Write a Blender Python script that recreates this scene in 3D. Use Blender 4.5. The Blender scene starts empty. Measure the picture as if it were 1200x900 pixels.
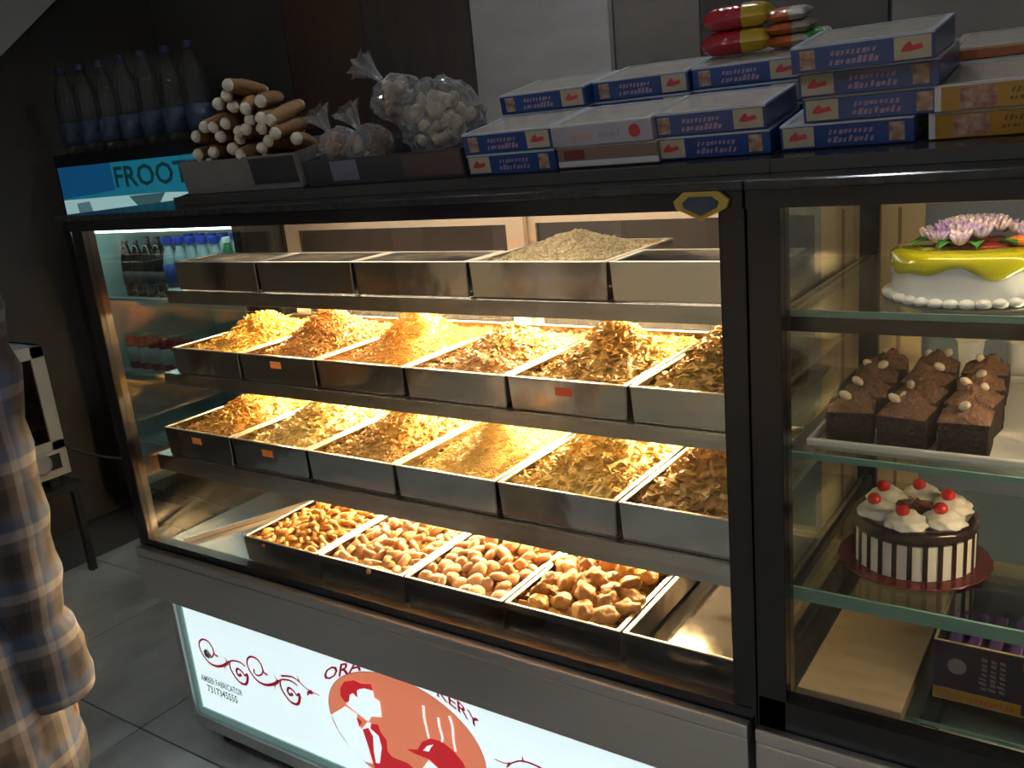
import bpy, bmesh, math, random
import numpy as np
from mathutils import Vector, Matrix, Euler

# ------------------------------------------------------------------ camera, world, light, exposure
SC = bpy.context.scene
COL = SC.collection
PI = math.pi

def set_camera():
    yaw, pitch, roll, f = 0.6184, 0.2700, -0.0972, 1062.62
    fw = Vector((-math.sin(yaw) * math.cos(pitch), math.cos(yaw) * math.cos(pitch), -math.sin(pitch)))
    rt = Vector((math.cos(yaw), math.sin(yaw), 0))
    up = rt.cross(fw)
    r2 = math.cos(roll) * rt + math.sin(roll) * up
    u2 = -math.sin(roll) * rt + math.cos(roll) * up
    cd = bpy.data.cameras.new('camera')
    cd.sensor_fit = 'HORIZONTAL'; cd.sensor_width = 36.0; cd.lens = 36.0 * f / 1200.0
    cd.clip_start = 0.02; cd.clip_end = 60
    co = bpy.data.objects.new('camera', cd); COL.objects.link(co)
    m = Matrix((r2, u2, -fw)).transposed().to_4x4()
    m.translation = Vector((0, -1.2, 1.5))
    co.matrix_world = m
    SC.camera = co
set_camera()

W = bpy.data.worlds.new('world'); SC.world = W; W.use_nodes = True
W.node_tree.nodes['Background'].inputs[0].default_value = (0.55, 0.68, 0.80, 1)
W.node_tree.nodes['Background'].inputs[1].default_value = 0.022

SC.view_settings.view_transform = 'Standard'
SC.view_settings.look = 'None'
SC.view_settings.exposure = 0.0
SC.view_settings.gamma = 1.0
SC.view_settings.use_curve_mapping = False

ROOM_LAMP = 500.0       # radiance of the round ceiling lamps
WARM = (1.0, 0.64, 0.29)
SHELF_LAMP = 400.0      # radiance of the warm tubes in the snack counter
CAKE_LAMP = 18.0

# ------------------------------------------------------------------ materials
MATS = {}
def P(name, color, rough=0.5, metal=0.0, var=None, vscale=20.0, bump=0.0, bscale=60.0, coat=0.0,
      emit=None, estr=0.0, stretch=None, spec=None, detail=4.0, sss=0.0, trans=0.0):
    if name in MATS: return MATS[name]
    m = bpy.data.materials.new(name); m.use_nodes = True
    nt = m.node_tree; b = nt.nodes['Principled BSDF']
    b.inputs['Base Color'].default_value = (*color, 1)
    b.inputs['Roughness'].default_value = rough
    b.inputs['Metallic'].default_value = metal
    if coat: b.inputs['Coat Weight'].default_value = coat
    if spec is not None: b.inputs['Specular IOR Level'].default_value = spec
    if trans: b.inputs['Transmission Weight'].default_value = trans
    if sss:
        b.inputs['Subsurface Weight'].default_value = sss
        b.inputs['Subsurface Radius'].default_value = (0.01, 0.005, 0.003)
    tc = nt.nodes.new('ShaderNodeTexCoord'); mp = nt.nodes.new('ShaderNodeMapping')
    nt.links.new(tc.outputs['Object'], mp.inputs[0])
    if stretch: mp.inputs['Scale'].default_value = stretch
    if var is not None:
        n = nt.nodes.new('ShaderNodeTexNoise'); n.inputs['Scale'].default_value = vscale; n.inputs['Detail'].default_value = detail
        nt.links.new(mp.outputs[0], n.inputs['Vector'])
        r = nt.nodes.new('ShaderNodeValToRGB')
        r.color_ramp.elements[0].position = 0.32; r.color_ramp.elements[1].position = 0.68
        r.color_ramp.elements[0].color = (*color, 1); r.color_ramp.elements[1].color = (*var, 1)
        nt.links.new(n.outputs['Fac'], r.inputs[0]); nt.links.new(r.outputs[0], b.inputs['Base Color'])
    if bump:
        n2 = nt.nodes.new('ShaderNodeTexNoise'); n2.inputs['Scale'].default_value = bscale
        nt.links.new(mp.outputs[0], n2.inputs['Vector'])
        bp = nt.nodes.new('ShaderNodeBump'); bp.inputs['Strength'].default_value = bump; bp.inputs['Distance'].default_value = 0.01
        nt.links.new(n2.outputs['Fac'], bp.inputs['Height']); nt.links.new(bp.outputs[0], b.inputs['Normal'])
    if emit is not None:
        b.inputs['Emission Color'].default_value = (*emit, 1); b.inputs['Emission Strength'].default_value = estr
    MATS[name] = m
    return m

def glass(name, tint=(0.95, 0.98, 0.97), ior=1.45, rough=0.0, haze=0.0, hazecol=(0.8, 0.85, 0.9), gain=1.0):
    if name in MATS: return MATS[name]
    m = bpy.data.materials.new(name); m.use_nodes = True
    nt = m.node_tree; nt.nodes.clear()
    out = nt.nodes.new('ShaderNodeOutputMaterial')
    tr = nt.nodes.new('ShaderNodeBsdfTransparent'); tr.inputs[0].default_value = (*tint, 1)
    gl = nt.nodes.new('ShaderNodeBsdfGlossy'); gl.inputs['Roughness'].default_value = rough
    lw = nt.nodes.new('ShaderNodeLayerWeight'); lw.inputs['Blend'].default_value = 0.5
    pw = nt.nodes.new('ShaderNodeMath'); pw.operation = 'POWER'; pw.inputs[1].default_value = 5.0
    nt.links.new(lw.outputs['Facing'], pw.inputs[0])
    f0 = ((ior - 1) / (ior + 1)) ** 2
    mu = nt.nodes.new('ShaderNodeMath'); mu.operation = 'MULTIPLY_ADD'; mu.inputs[1].default_value = (1 - f0) * gain; mu.inputs[2].default_value = f0 * gain; mu.use_clamp = True
    nt.links.new(pw.outputs[0], mu.inputs[0])
    mx = nt.nodes.new('ShaderNodeMixShader')
    nt.links.new(mu.outputs[0], mx.inputs[0]); nt.links.new(tr.outputs[0], mx.inputs[1]); nt.links.new(gl.outputs[0], mx.inputs[2])
    last = mx
    if haze:
        df = nt.nodes.new('ShaderNodeBsdfDiffuse'); df.inputs[0].default_value = (*hazecol, 1)
        m2 = nt.nodes.new('ShaderNodeMixShader'); m2.inputs[0].default_value = haze
        nt.links.new(mx.outputs[0], m2.inputs[1]); nt.links.new(df.outputs[0], m2.inputs[2]); last = m2
    nt.links.new(last.outputs[0], out.inputs[0])
    MATS[name] = m
    return m

def lamp_mat(name, color, strength):
    if name in MATS: return MATS[name]
    m = bpy.data.materials.new(name); m.use_nodes = True
    nt = m.node_tree; nt.nodes.clear()
    out = nt.nodes.new('ShaderNodeOutputMaterial'); e = nt.nodes.new('ShaderNodeEmission')
    e.inputs[0].default_value = (*color, 1); e.inputs[1].default_value = strength
    nt.links.new(e.outputs[0], out.inputs[0]); MATS[name] = m
    return m

def tone_mat(name, cols, rough=0.55, spec=0.5):
    """food: colour picked per piece from the mesh attribute 'tone'"""
    if name in MATS: return MATS[name]
    m = bpy.data.materials.new(name); m.use_nodes = True
    nt = m.node_tree; b = nt.nodes['Principled BSDF']
    b.inputs['Roughness'].default_value = rough; b.inputs['Specular IOR Level'].default_value = spec
    a = nt.nodes.new('ShaderNodeAttribute'); a.attribute_name = 'tone'
    r = nt.nodes.new('ShaderNodeValToRGB')
    while len(r.color_ramp.elements) < len(cols): r.color_ramp.elements.new(0.5)
    for i, c in enumerate(cols):
        r.color_ramp.elements[i].position = i / (len(cols) - 1); r.color_ramp.elements[i].color = (*c, 1)
    nt.links.new(a.outputs['Fac'], r.inputs[0]); nt.links.new(r.outputs[0], b.inputs['Base Color'])
    MATS[name] = m
    return m

def obj_tone_mat(name, c0, c1, rough=0.6, bump=0.5, bscale=120.0, c2=None, vscale=40.0):
    """baked goods: per-object random shade plus fine mottling"""
    if name in MATS: return MATS[name]
    m = bpy.data.materials.new(name); m.use_nodes = True
    nt = m.node_tree; b = nt.nodes['Principled BSDF']
    b.inputs['Roughness'].default_value = rough
    oi = nt.nodes.new('ShaderNodeObjectInfo'); tc = nt.nodes.new('ShaderNodeTexCoord')
    n = nt.nodes.new('ShaderNodeTexNoise'); n.inputs['Scale'].default_value = vscale
    nt.links.new(tc.outputs['Object'], n.inputs['Vector'])
    ad = nt.nodes.new('ShaderNodeMath'); ad.operation = 'MULTIPLY_ADD'; ad.inputs[1].default_value = 0.5
    nt.links.new(oi.outputs['Random'], ad.inputs[0])
    h = nt.nodes.new('ShaderNodeMath'); h.operation = 'MULTIPLY'; h.inputs[1].default_value = 0.5
    nt.links.new(n.outputs['Fac'], h.inputs[0]); nt.links.new(h.outputs[0], ad.inputs[2])
    r = nt.nodes.new('ShaderNodeValToRGB')
    r.color_ramp.elements[0].position = 0.2; r.color_ramp.elements[1].position = 0.8
    r.color_ramp.elements[0].color = (*c0, 1); r.color_ramp.elements[1].color = (*c1, 1)
    nt.links.new(ad.outputs[0], r.inputs[0]); nt.links.new(r.outputs[0], b.inputs['Base Color'])
    n2 = nt.nodes.new('ShaderNodeTexNoise'); n2.inputs['Scale'].default_value = bscale
    nt.links.new(tc.outputs['Object'], n2.inputs['Vector'])
    bp = nt.nodes.new('ShaderNodeBump'); bp.inputs['Strength'].default_value = bump; bp.inputs['Distance'].default_value = 0.004
    nt.links.new(n2.outputs['Fac'], bp.inputs['Height']); nt.links.new(bp.outputs[0], b.inputs['Normal'])
    MATS[name] = m
    return m

STEEL = P('steel', (0.60, 0.59, 0.57), 0.22, 1.0, var=(0.48, 0.47, 0.46), vscale=6, stretch=(1, 1, 8), bump=0.03, bscale=40)
STEEL_TRAY = P('tray_steel', (0.70, 0.69, 0.68), 0.10, 1.0, bump=0.10, bscale=11)
STEEL_RIM = P('rim_steel', (0.86, 0.84, 0.80), 0.32, 1.0)
STEEL_BRUSHED = P('brushed_steel', (0.66, 0.66, 0.66), 0.38, 1.0, var=(0.63, 0.63, 0.64), vscale=5, stretch=(1, 1, 14), bump=0.02, bscale=50)
BLACK = P('black_frame', (0.010, 0.010, 0.012), 0.22)
BLACK_TOP = P('black_granite', (0.020, 0.020, 0.024), 0.16, var=(0.035, 0.034, 0.036), vscale=60)
BLACK_MATTE = P('black_matte', (0.016, 0.016, 0.018), 0.6)
ALU = P('beige_aluminium', (0.64, 0.58, 0.50), 0.38, 0.35)
GLASS = glass('clear_glass', (0.97, 0.985, 0.975), 1.42, gain=0.8)
GLASS_SIDE = glass('side_glass', (0.90, 0.95, 0.93), 1.5, gain=1.6)
GLASS_SHELF = glass('shelf_glass', (0.88, 0.93, 0.90), 1.5, gain=1.2)
GLASS_EDGE = P('glass_edge', (0.16, 0.30, 0.26), 0.15)
GLASS_SMOKE = glass('smoked_glass', (0.45, 0.47, 0.50), 1.5, rough=0.06, haze=0.12, hazecol=(0.34, 0.34, 0.36), gain=0.6)
WARM_LAMP = lamp_mat('warm_tube', WARM, SHELF_LAMP)
CAKE_TUBE = lamp_mat('cake_tube', (1.0, 0.74, 0.44), CAKE_LAMP)

# ------------------------------------------------------------------ geometry helpers
class MB:
    def __init__(s): s.v = []; s.f = []
    def add(s, vs, fs):
        n = len(s.v); s.v.extend(tuple(map(float, v)) for v in vs); s.f.extend(tuple(i + n for i in f) for f in fs); return s
    def box(s, x0, x1, y0, y1, z0, z1):
        vs = [(x, y, z) for z in (z0, z1) for y in (y0, y1) for x in (x0, x1)]
        return s.add(vs, [(0, 2, 3, 1), (4, 5, 7, 6), (0, 1, 5, 4), (2, 6, 7, 3), (0, 4, 6, 2), (1, 3, 7, 5)])
    def ring(s, c, axis, r, n, ref=None):
        a = Vector(axis).normalized(); h = Vector((0, 0, 1)) if abs(a.z) < 0.9 else Vector((1, 0, 0))
        u = a.cross(h).normalized(); w = a.cross(u)
        return [Vector(c) + r * (math.cos(2 * PI * i / n) * u + math.sin(2 * PI * i / n) * w) for i in range(n)]
    def tube(s, pts, r, n=8, cap=True):
        pts = [Vector(p) for p in pts]; vs = []; fs = []
        for i, p in enumerate(pts):
            d = (pts[min(i + 1, len(pts) - 1)] - pts[max(i - 1, 0)])
            rr = r[i] if isinstance(r, (list, tuple)) else r
            vs += s.ring(p, d, rr, n)
        for i in range(len(pts) - 1):
            for k in range(n):
                a = i * n + k; b = i * n + (k + 1) % n; fs.append((a, b, b + n, a + n))
        if cap:
            fs.append(tuple(reversed(range(n)))); fs.append(tuple(range((len(pts) - 1) * n, len(pts) * n)))
        return s.add(vs, fs)
    def cyl(s, p0, p1, r0, r1=None, n=14): return s.tube([p0, p1], [r0, r0 if r1 is None else r1], n)
    def lathe(s, prof, c=(0, 0, 0), n=28, wob=None):
        vs = []; fs = []
        for j, (r, z) in enumerate(prof):
            for i in range(n):
                t = 2 * PI * i / n; rr = r * (wob(t, j) if wob else 1)
                vs.append((c[0] + rr * math.cos(t), c[1] + rr * math.sin(t), c[2] + z))
        for j in range(len(prof) - 1):
            for i in range(n):
                a = j * n + i; b = j * n + (i + 1) % n; fs.append((a, b, b + n, a + n))
        fs.append(tuple(reversed(range(n)))); fs.append(tuple(range((len(prof) - 1) * n, len(prof) * n)))
        return s.add(vs, fs)
    def prism(s, poly, y0, y1):
        n = len(poly); vs = [(x, y0, z) for x, z in poly] + [(x, y1, z) for x, z in poly]
        fs = [tuple(range(n)), tuple(reversed(range(n, 2 * n)))] + [(i, i + n, (i + 1) % n + n, (i + 1) % n) for i in range(n)]
        return s.add(vs, fs)
    def prism_x(s, poly, x0, x1):
        n = len(poly); vs = [(x0, y, z) for y, z in poly] + [(x1, y, z) for y, z in poly]
        fs = [tuple(reversed(range(n))), tuple(range(n, 2 * n))] + [(i, (i + 1) % n, (i + 1) % n + n, i + n) for i in range(n)]
        return s.add(vs, fs)
    def blob(s, c, rx, ry, rz, n=12, m=8, jit=0.0, rng=random, rot=None):
        vs = []; fs = []
        R = Euler(rot).to_matrix() if rot else Matrix.Identity(3)
        for j in range(m + 1):
            ph = PI * j / m
            for i in range(n):
                t = 2 * PI * i / n; k = 1 + (rng.uniform(-jit, jit) if 0 < j < m else 0)
                q = R @ Vector((rx * math.sin(ph) * math.cos(t) * k, ry * math.sin(ph) * math.sin(t) * k, -rz * math.cos(ph) * k))
                vs.append(Vector(c) + q)
        for j in range(m):
            for i in range(n):
                a = j * n + i; b = j * n + (i + 1) % n; fs.append((a, b, b + n, a + n))
        return s.add(vs, fs)

ORG = {}
def thing(name, label, cat, loc=(0, 0, 0), rot=(0, 0, 0), group=None, local=False, kind=None):
    o = bpy.data.objects.new(name, None); COL.objects.link(o)
    o.empty_display_size = 0.05
    o.location = loc; o.rotation_euler = rot
    if kind: o['kind'] = kind
    else:
        o['label'] = label; o['category'] = cat
    if group: o['group'] = group
    ORG[o.name] = (0, 0, 0) if local else tuple(loc)
    return o

def obj(name, mb, mat, parent=None, smooth=False, bevel=0.0, at=None, label=None, cat=None, group=None, kind=None, autosmooth=None):
    me = bpy.data.meshes.new(name)
    off = np.array(ORG[parent.name] if parent is not None else (at or (0, 0, 0)), float)
    vs = (np.array(mb.v, float) - off)
    me.from_pydata(vs.tolist(), [], mb.f); me.validate(); me.update()
    bm = bmesh.new(); bm.from_mesh(me)
    if len(bm.verts) < 60000:
        bmesh.ops.recalc_face_normals(bm, faces=bm.faces)
    bm.to_mesh(me); bm.free()
    if smooth:
        me.polygons.foreach_set('use_smooth', [True] * len(me.polygons))
        if autosmooth:
            me.set_sharp_from_angle(angle=autosmooth)
    if mat is not None: me.materials.append(mat)
    o = bpy.data.objects.new(name, me); COL.objects.link(o)
    if parent is not None:
        o.parent = parent; ORG[o.name] = ORG[parent.name]
    else:
        if at: o.location = at
        ORG[o.name] = tuple(at or (0, 0, 0))
    if bevel:
        b = o.modifiers.new('edge', 'BEVEL'); b.width = bevel; b.segments = 2; b.limit_method = 'ANGLE'
    if label: o['label'] = label
    if cat: o['category'] = cat
    if group: o['group'] = group
    if kind: o['kind'] = kind
    return o

def mesh_copy(src, parent=None, loc=None, rot=None, scale=None, name=None):
    c = src.copy(); COL.objects.link(c)
    if name: c.name = name
    c.parent = parent
    if loc is not None: c.location = loc
    if rot is not None: c.rotation_euler = rot
    if scale is not None: c.scale = scale
    return c

def copy_tree(o, parent=None):
    c = o.copy(); COL.objects.link(c); c.parent = parent; ORG[c.name] = ORG.get(o.name, (0, 0, 0))
    for ch in list(o.children): copy_tree(ch, c)
    return c

_dg = None
def text_mb(txt, size, x, y, z, width=None, shear=0.0, curve=None, align='LEFT'):
    """writing standing in an x-z plane at depth y, reading towards -y"""
    cu = bpy.data.curves.new('lettering', 'FONT'); cu.body = txt; cu.size = size; cu.shear = shear; cu.resolution_u = 2; cu.offset = size * 0.018
    to = bpy.data.objects.new('lettering', cu); COL.objects.link(to)
    dg = bpy.context.evaluated_depsgraph_get(); dg.update()
    me = bpy.data.meshes.new_from_object(to.evaluated_get(dg))
    v = np.array([q.co[:] for q in me.vertices]); f = [tuple(p.vertices) for p in me.polygons]
    bpy.data.objects.remove(to); bpy.data.curves.remove(cu); bpy.data.meshes.remove(me)
    mb = MB()
    if len(v) == 0: return mb
    v[:, 0] -= v[:, 0].min(); w = v[:, 0].max()
    if width: v[:, 0] *= width / w; w = width
    pts = []
    for q in v:
        px, pz = q[0], q[1]
        if curve: px, pz = curve(px / w, px, pz)
        pts.append((x + px, y, z + pz))
    mb.add(pts, f)
    return mb

def strokes_mb(rng, x0, x1, z0, z1, y, n, slant=0.3):
    """a line of illegible print: short slanted letter strokes"""
    mb = MB(); w = (x1 - x0) / n
    for i in range(n):
        a = x0 + w * i; b = a + w * rng.uniform(0.45, 0.8)
        lo = z0 + (z1 - z0) * rng.choice([0, 0, 0, .12]); hi = z1 - (z1 - z0) * rng.choice([0, .25, .3, .3])
        sh = (hi - lo) * slant
        mb.add([(a, y, lo), (b, y, lo), (b + sh, y, hi), (a + sh, y, hi)], [(0, 1, 2, 3)])
    return mb

# ------------------------------------------------------------------ the setting
TOPZ = 1.41
def build_room():
    wall_l = P('dark_wall', (0.060, 0.056, 0.052), 0.75, var=(0.045, 0.042, 0.040), vscale=3, bump=0.05)
    marble = P('grey_marble', (0.56, 0.55, 0.56), 0.32, var=(0.46, 0.45, 0.46), vscale=3.5, stretch=(1, 1, 3), detail=8)
    wood = P('brown_laminate', (0.085, 0.052, 0.036), 0.5, var=(0.07, 0.043, 0.03), vscale=6, stretch=(8, 8, 1))
    darkwood = P('dark_laminate', (0.070, 0.056, 0.052), 0.45, var=(0.055, 0.046, 0.043), vscale=5, stretch=(8, 8, 1))
    dimtile = P('brownish_tile', (0.20, 0.185, 0.17), 0.4, var=(0.15, 0.14, 0.13), vscale=4, detail=8)
    blackpan = P('dark_panel', (0.055, 0.050, 0.047), 0.5, var=(0.04, 0.037, 0.035), vscale=4)
    mortar = P('floor_joint', (0.10, 0.10, 0.10), 0.8)
    tile = P('floor_tile', (0.46, 0.48, 0.48), 0.28, var=(0.24, 0.25, 0.25), vscale=3.0, stretch=(1.6, 1, 1), detail=10)

    o = obj('wall_left', MB().box(-3.92, -3.8, -3, 1.72, 0, 2.9), wall_l, kind='structure')
    o = obj('wall_back', MB().box(-3.8, 3.0, 1.6, 1.72, 0, 2.9), wall_l, kind='structure')
    spans = [(-3.79, -2.95, wall_l), (-2.945, -2.525, wood), (-2.52, -2.005, darkwood), (-1.995, -1.455, marble),
             (-1.445, -1.155, dimtile), (-1.15, -0.61, blackpan), (-0.60, 0.35, dimtile), (0.36, 2.9, blackpan)]
    for k, (a, b, m) in enumerate(spans):
        t = 0.03 if m is marble else 0.012
        obj('wall_panel', MB().box(a, b, 1.6 - t, 1.6, 0, 2.9), m, o, bevel=0.002)
    obj('wall_front', MB().box(-3.92, 3.0, -3.12, -3.0, 0, 2.9), P('front_wall_paint', (0.66, 0.65, 0.63), 0.7), kind='structure')
    obj('wall_right', MB().box(3.0, 3.12, -3.12, 1.72, 0, 2.9), P('right_wall_paint', (0.40, 0.39, 0.37), 0.7), kind='structure')
    obj('ceiling', MB().box(-3.92, 3.0, -3, 1.72, 2.9, 3.0), P('ceiling_paint', (0.5, 0.5, 0.48), 0.8), kind='structure')
    # sloping soffit under a stair, in the corner above the left wall
    obj('trim_1', MB().add([(-3.8, 0.30, 1.60), (-3.8, 1.6, 2.62), (-3.8, 1.6, 2.9), (-3.8, 0.30, 2.9), (-3.60, 0.30, 1.60), (-3.60, 1.6, 2.62), (-3.60, 1.6, 2.9), (-3.60, 0.30, 2.9)],
                           [(0, 1, 2, 3), (7, 6, 5, 4), (0, 4, 5, 1), (3, 2, 6, 7), (0, 3, 7, 4), (1, 5, 6, 2)]),
        P('grey_plaster', (0.36, 0.39, 0.39), 0.7), kind='structure')
    fl = obj('floor', MB().box(-3.92, 3.0, -3, 1.72, -0.1, -0.012), mortar, kind='structure')
    s = 0.6; first = None; rng = random.Random(3)
    for i in range(-5, 7):
        for j in range(-5, 3):
            x = -2.20 + (i + 2) * s; y = -0.05 + j * s
            if y + s > 1.62 or x < -3.95 or x > 2.5: continue
            if first is None:
                first = obj('tile', MB().box(0.002, s - 0.002, 0.002, s - 0.002, -0.012, 0.0), tile, fl, bevel=0.0015)
                first.location = (x, y, 0)
            else:
                mesh_copy(first, fl, (x, y, 0))
    # round ceiling lamps; the last, behind the counter, is added to brighten the marble
    lm = lamp_mat('room_lamp', (0.92, 0.97, 1.0), ROOM_LAMP)
    ring = P('lamp_ring', (0.7, 0.7, 0.7), 0.3, 0.6)
    for k, (x, y, lab) in enumerate([(0.55, -1.35, 'round white ceiling lamp above the spot in front of the cake case'),
                                     (-0.75, -1.75, 'round white ceiling lamp above the middle of the shop floor'),
                                     (-2.3, -1.3, 'round white ceiling lamp near the dark wall'),
                                     (-0.95, 0.80, 'added unseen ceiling lamp brightening the back wall behind the counter')]):
        t = thing('ceiling_lamp', lab, 'lamp', (x, y, 2.9))
        obj('lamp_ring', MB().lathe([(0.10, -0.001), (0.125, -0.001), (0.125, -0.03), (0.112, -0.035), (0.10, -0.03)], (x, y, 2.9), 28), ring, t, smooth=True)
        obj('diffuser', MB().lathe([(0.10, -0.012), (0.10, -0.024), (0.07, -0.030)], (x, y, 2.9), 28), lm if k < 3 else lamp_mat('added_passage_lamp', (0.92, 0.97, 1.0), 560.0), t)
build_room()

# ------------------------------------------------------------------ snack counter (the wide case)
XL, XR = -2.03, -0.475
ROWS = {  # front Y, tray bottom z, rim z, lip bottom, tray depth, tray pitch
    1: dict(Y=0.1837, z=1.199, rim=1.2695, lip=1.166, d=0.135, w=0.3051, n=5),
    2: dict(Y=0.1316, z=0.998, rim=1.0630, lip=0.968, d=0.41, w=0.2545, n=6),
    3: dict(Y=0.0666, z=0.803, rim=0.8750, lip=0.760, d=0.47, w=0.2545, n=6),
    0: dict(Y=0.0499, z=0.570, rim=0.6323, lip=0.560, d=0.50, w=0.2545, n=5),
}
X0 = -1.9777

def frame_bars(mb, bars):
    for b in bars: mb.box(*b)
    return mb

def build_counter():
    t = thing('snack_counter', 'long steel and glass snack display counter with black frame and glowing sign panel', 'display counter', (-1.25, 0.31, 0))
    # base
    obj('base_cabinet', MB().box(-1.99, -0.447, 0.03, 0.62, 0.10, 0.436), STEEL_BRUSHED, t)
    obj('front_band', MB().box(-2.058, -0.4475, -0.03, 0.65, 0.438, 0.5505), STEEL_BRUSHED, t, bevel=0.002)
    obj('band_lip', MB().box(-2.058, -0.4475, -0.03, -0.010, 0.5510, 0.574), STEEL_BRUSHED, t, bevel=0.003)
    obj('bottom_rail', MB().box(-1.995, -0.447, -0.004, 0.62, 0.05, 0.085), STEEL_BRUSHED, t, bevel=0.003)
    obj('corner_trim', MB().box(-2.004, -1.985, -0.006, 0.05, 0.085, 0.437), STEEL_BRUSHED, t, bevel=0.002)
    for x in (-1.93, -0.52):
        for y in (0.05, 0.56):
            obj('foot', MB().cyl((x, y, 0), (x, y, 0.05), 0.022, 0.026, 14), BLACK_MATTE, t, smooth=True, autosmooth=0.7)
    # glass house frame
    obj('sill_channel', frame_bars(MB(), [(-2.05, -0.4475, -0.008, 0.02, 0.551, 0.592)]), BLACK, t)
    obj('case_floor', MB().box(-2.03, -0.455, 0.02, 0.62, 0.551, 0.566), STEEL, t)
    for (a, b, c, d) in [(-2.072, -2.030, -0.006, 0.028), (-0.478, -0.4405, -0.006, 0.028), (-2.072, -2.030, 0.595, 0.635), (-0.478, -0.4405, 0.595, 0.635)]:
        obj('post', MB().box(a, b, c, d, 0.551, 1.374), BLACK, t, bevel=0.002)
    obj('top_frame', frame_bars(MB(), [(-2.085, -0.4405, -0.014, 0.03, 1.372, 1.396), (-2.085, -2.03, 0.03, 0.64, 1.372, 1.396), (-0.478, -0.4405, 0.03, 0.64, 1.372, 1.396), (-2.03, -0.478, 0.595, 0.64, 1.335, 1.396)]), BLACK, t)
    obj('counter_top', MB().box(-2.112, -0.4385, -0.018, 0.66, 1.396, TOPZ), BLACK_TOP, t, bevel=0.003)
    obj('front_glass', MB().box(-2.03, -0.478, 0.004, 0.010, 0.590, 1.374), GLASS, t)
    obj('side_glass', MB().box(-2.040, -2.034, 0.028, 0.595, 0.566, 1.374), GLASS_SIDE, t)
    obj('side_glass', MB().box(-0.468, -0.462, 0.028, 0.595, 0.566, 1.374), GLASS_SIDE, t)
    # sliding rear doors
    for (a, b, y) in [(-2.025, -1.205, 0.600), (-1.235, -0.480, 0.622)]:
        d = obj('rear_door', frame_bars(MB(), [(a, b, y, y + 0.018, 1.288, 1.33), (a, b, y, y + 0.018, 0.572, 0.615), (a, a + 0.05, y, y + 0.018, 0.615, 1.288), (b - 0.05, b, y, y + 0.018, 0.615, 1.288)]), ALU, t)
        obj('pane', MB().box(a + 0.05, b - 0.05, y + 0.006, y + 0.011, 0.615, 1.288), GLASS_SMOKE, d)
    # stepped shelves
    for r in (1, 2, 3):
        R = ROWS[r]
        ye = 0.50 if r == 1 else 0.575
        s = obj('shelf', MB().box(-2.015, -0.482, R['Y'] - 0.004, ye, R['z'] - 0.012, R['z'] - 0.001).box(-2.015, -0.482, R['Y'] - 0.010, R['Y'] - 0.002, R['lip'], R['z'] - 0.001), STEEL, t, bevel=0.001)
        for x in (-2.02, -0.488):
            obj('bracket', MB().prism_x([(R['Y'] + 0.05, R['z'] - 0.013), (0.595, R['z'] - 0.013), (0.595, R['z'] - 0.055), (0.5, R['z'] - 0.045)], x, x + 0.006), STEEL, s)
    # warm lamps below the shelves
    for (z, y, a, b) in [(1.166, 0.39, -1.88, -0.64), (0.965, 0.36, -1.88, -0.62), (0.765, 0.40, -1.84, -0.70)]:
        l = obj('lamp_tube', MB().cyl((a, y, z), (b, y, z), 0.010, n=12), WARM_LAMP, t)
        for q in (a - 0.03, b):
            obj('lamp_holder', MB().box(q, q + 0.03, y - 0.014, y + 0.014, z - 0.014, z + 0.016), P('lamp_white', (0.7, 0.7, 0.68), 0.5), l)
    l = obj('lamp_tube', MB().cyl((-1.85, 0.46, 1.362), (-0.60, 0.46, 1.362), 0.008, n=12), lamp_mat('dim_tube', (1.0, 0.78, 0.55), 12.0), t)
    for q in (-1.88, -0.60):
        obj('lamp_holder', MB().box(q, q + 0.03, 0.45, 0.47, 1.352, 1.374), P('lamp_white', (0.7, 0.7, 0.68), 0.5), l)
    l = obj('lamp_tube', MB().cyl((-1.90, 0.046, 1.384), (-0.58, 0.046, 1.384), 0.008, n=12), lamp_mat('front_tube', (1.0, 0.80, 0.58), 30.0), t)
    for q in (-1.93, -0.58):
        obj('lamp_holder', MB().box(q, q + 0.03, 0.036, 0.056, 1.374, 1.3955), P('lamp_white', (0.7, 0.7, 0.68), 0.5), l)
    # hexagonal badge hung on the frame
    hx = lambda r, cx=-0.496, cz=1.380: [(cx + r * sx, cz + r * sz) for sx, sz in [(-1, 0.15), (-0.62, 0.45), (0.62, 0.45), (1, 0.15), (0.9, -0.12), (0.0, -0.52), (-0.9, -0.12)]]
    bd = obj('badge', MB().prism(hx(0.040), -0.022, -0.0145), P('badge_yellow', (0.42, 0.30, 0.05), 0.4), t)
    obj('badge_center', MB().prism([(x, z) for x, z in hx(0.026)], -0.0235, -0.022), P('badge_blue', (0.03, 0.05, 0.09), 0.35), bd)

    # ---- glowing sign panel
    def glow(name, c, e): return P(name, c, 0.35, emit=c, estr=e)
    white = glow('sign_white', (0.80, 0.97, 1.0), 0.86)
    sign = obj('sign_panel', MB().box(-1.970, -0.452, 0.010, 0.022, 0.106, 0.436), white, t)
    edge = P('sign_edge', (0.30, 0.48, 0.46), 0.2, emit=(0.30, 0.55, 0.52), estr=0.18)
    obj('acrylic_edge', frame_bars(MB(), [(-1.985, -1.970, 0.006, 0.022, 0.086, 0.436), (-1.970, -0.452, 0.006, 0.022, 0.086, 0.106)]), edge, sign)
    red = glow('sign_red', (0.42, 0.02, 0.06), 0.35)
    y = 0.0092
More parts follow.
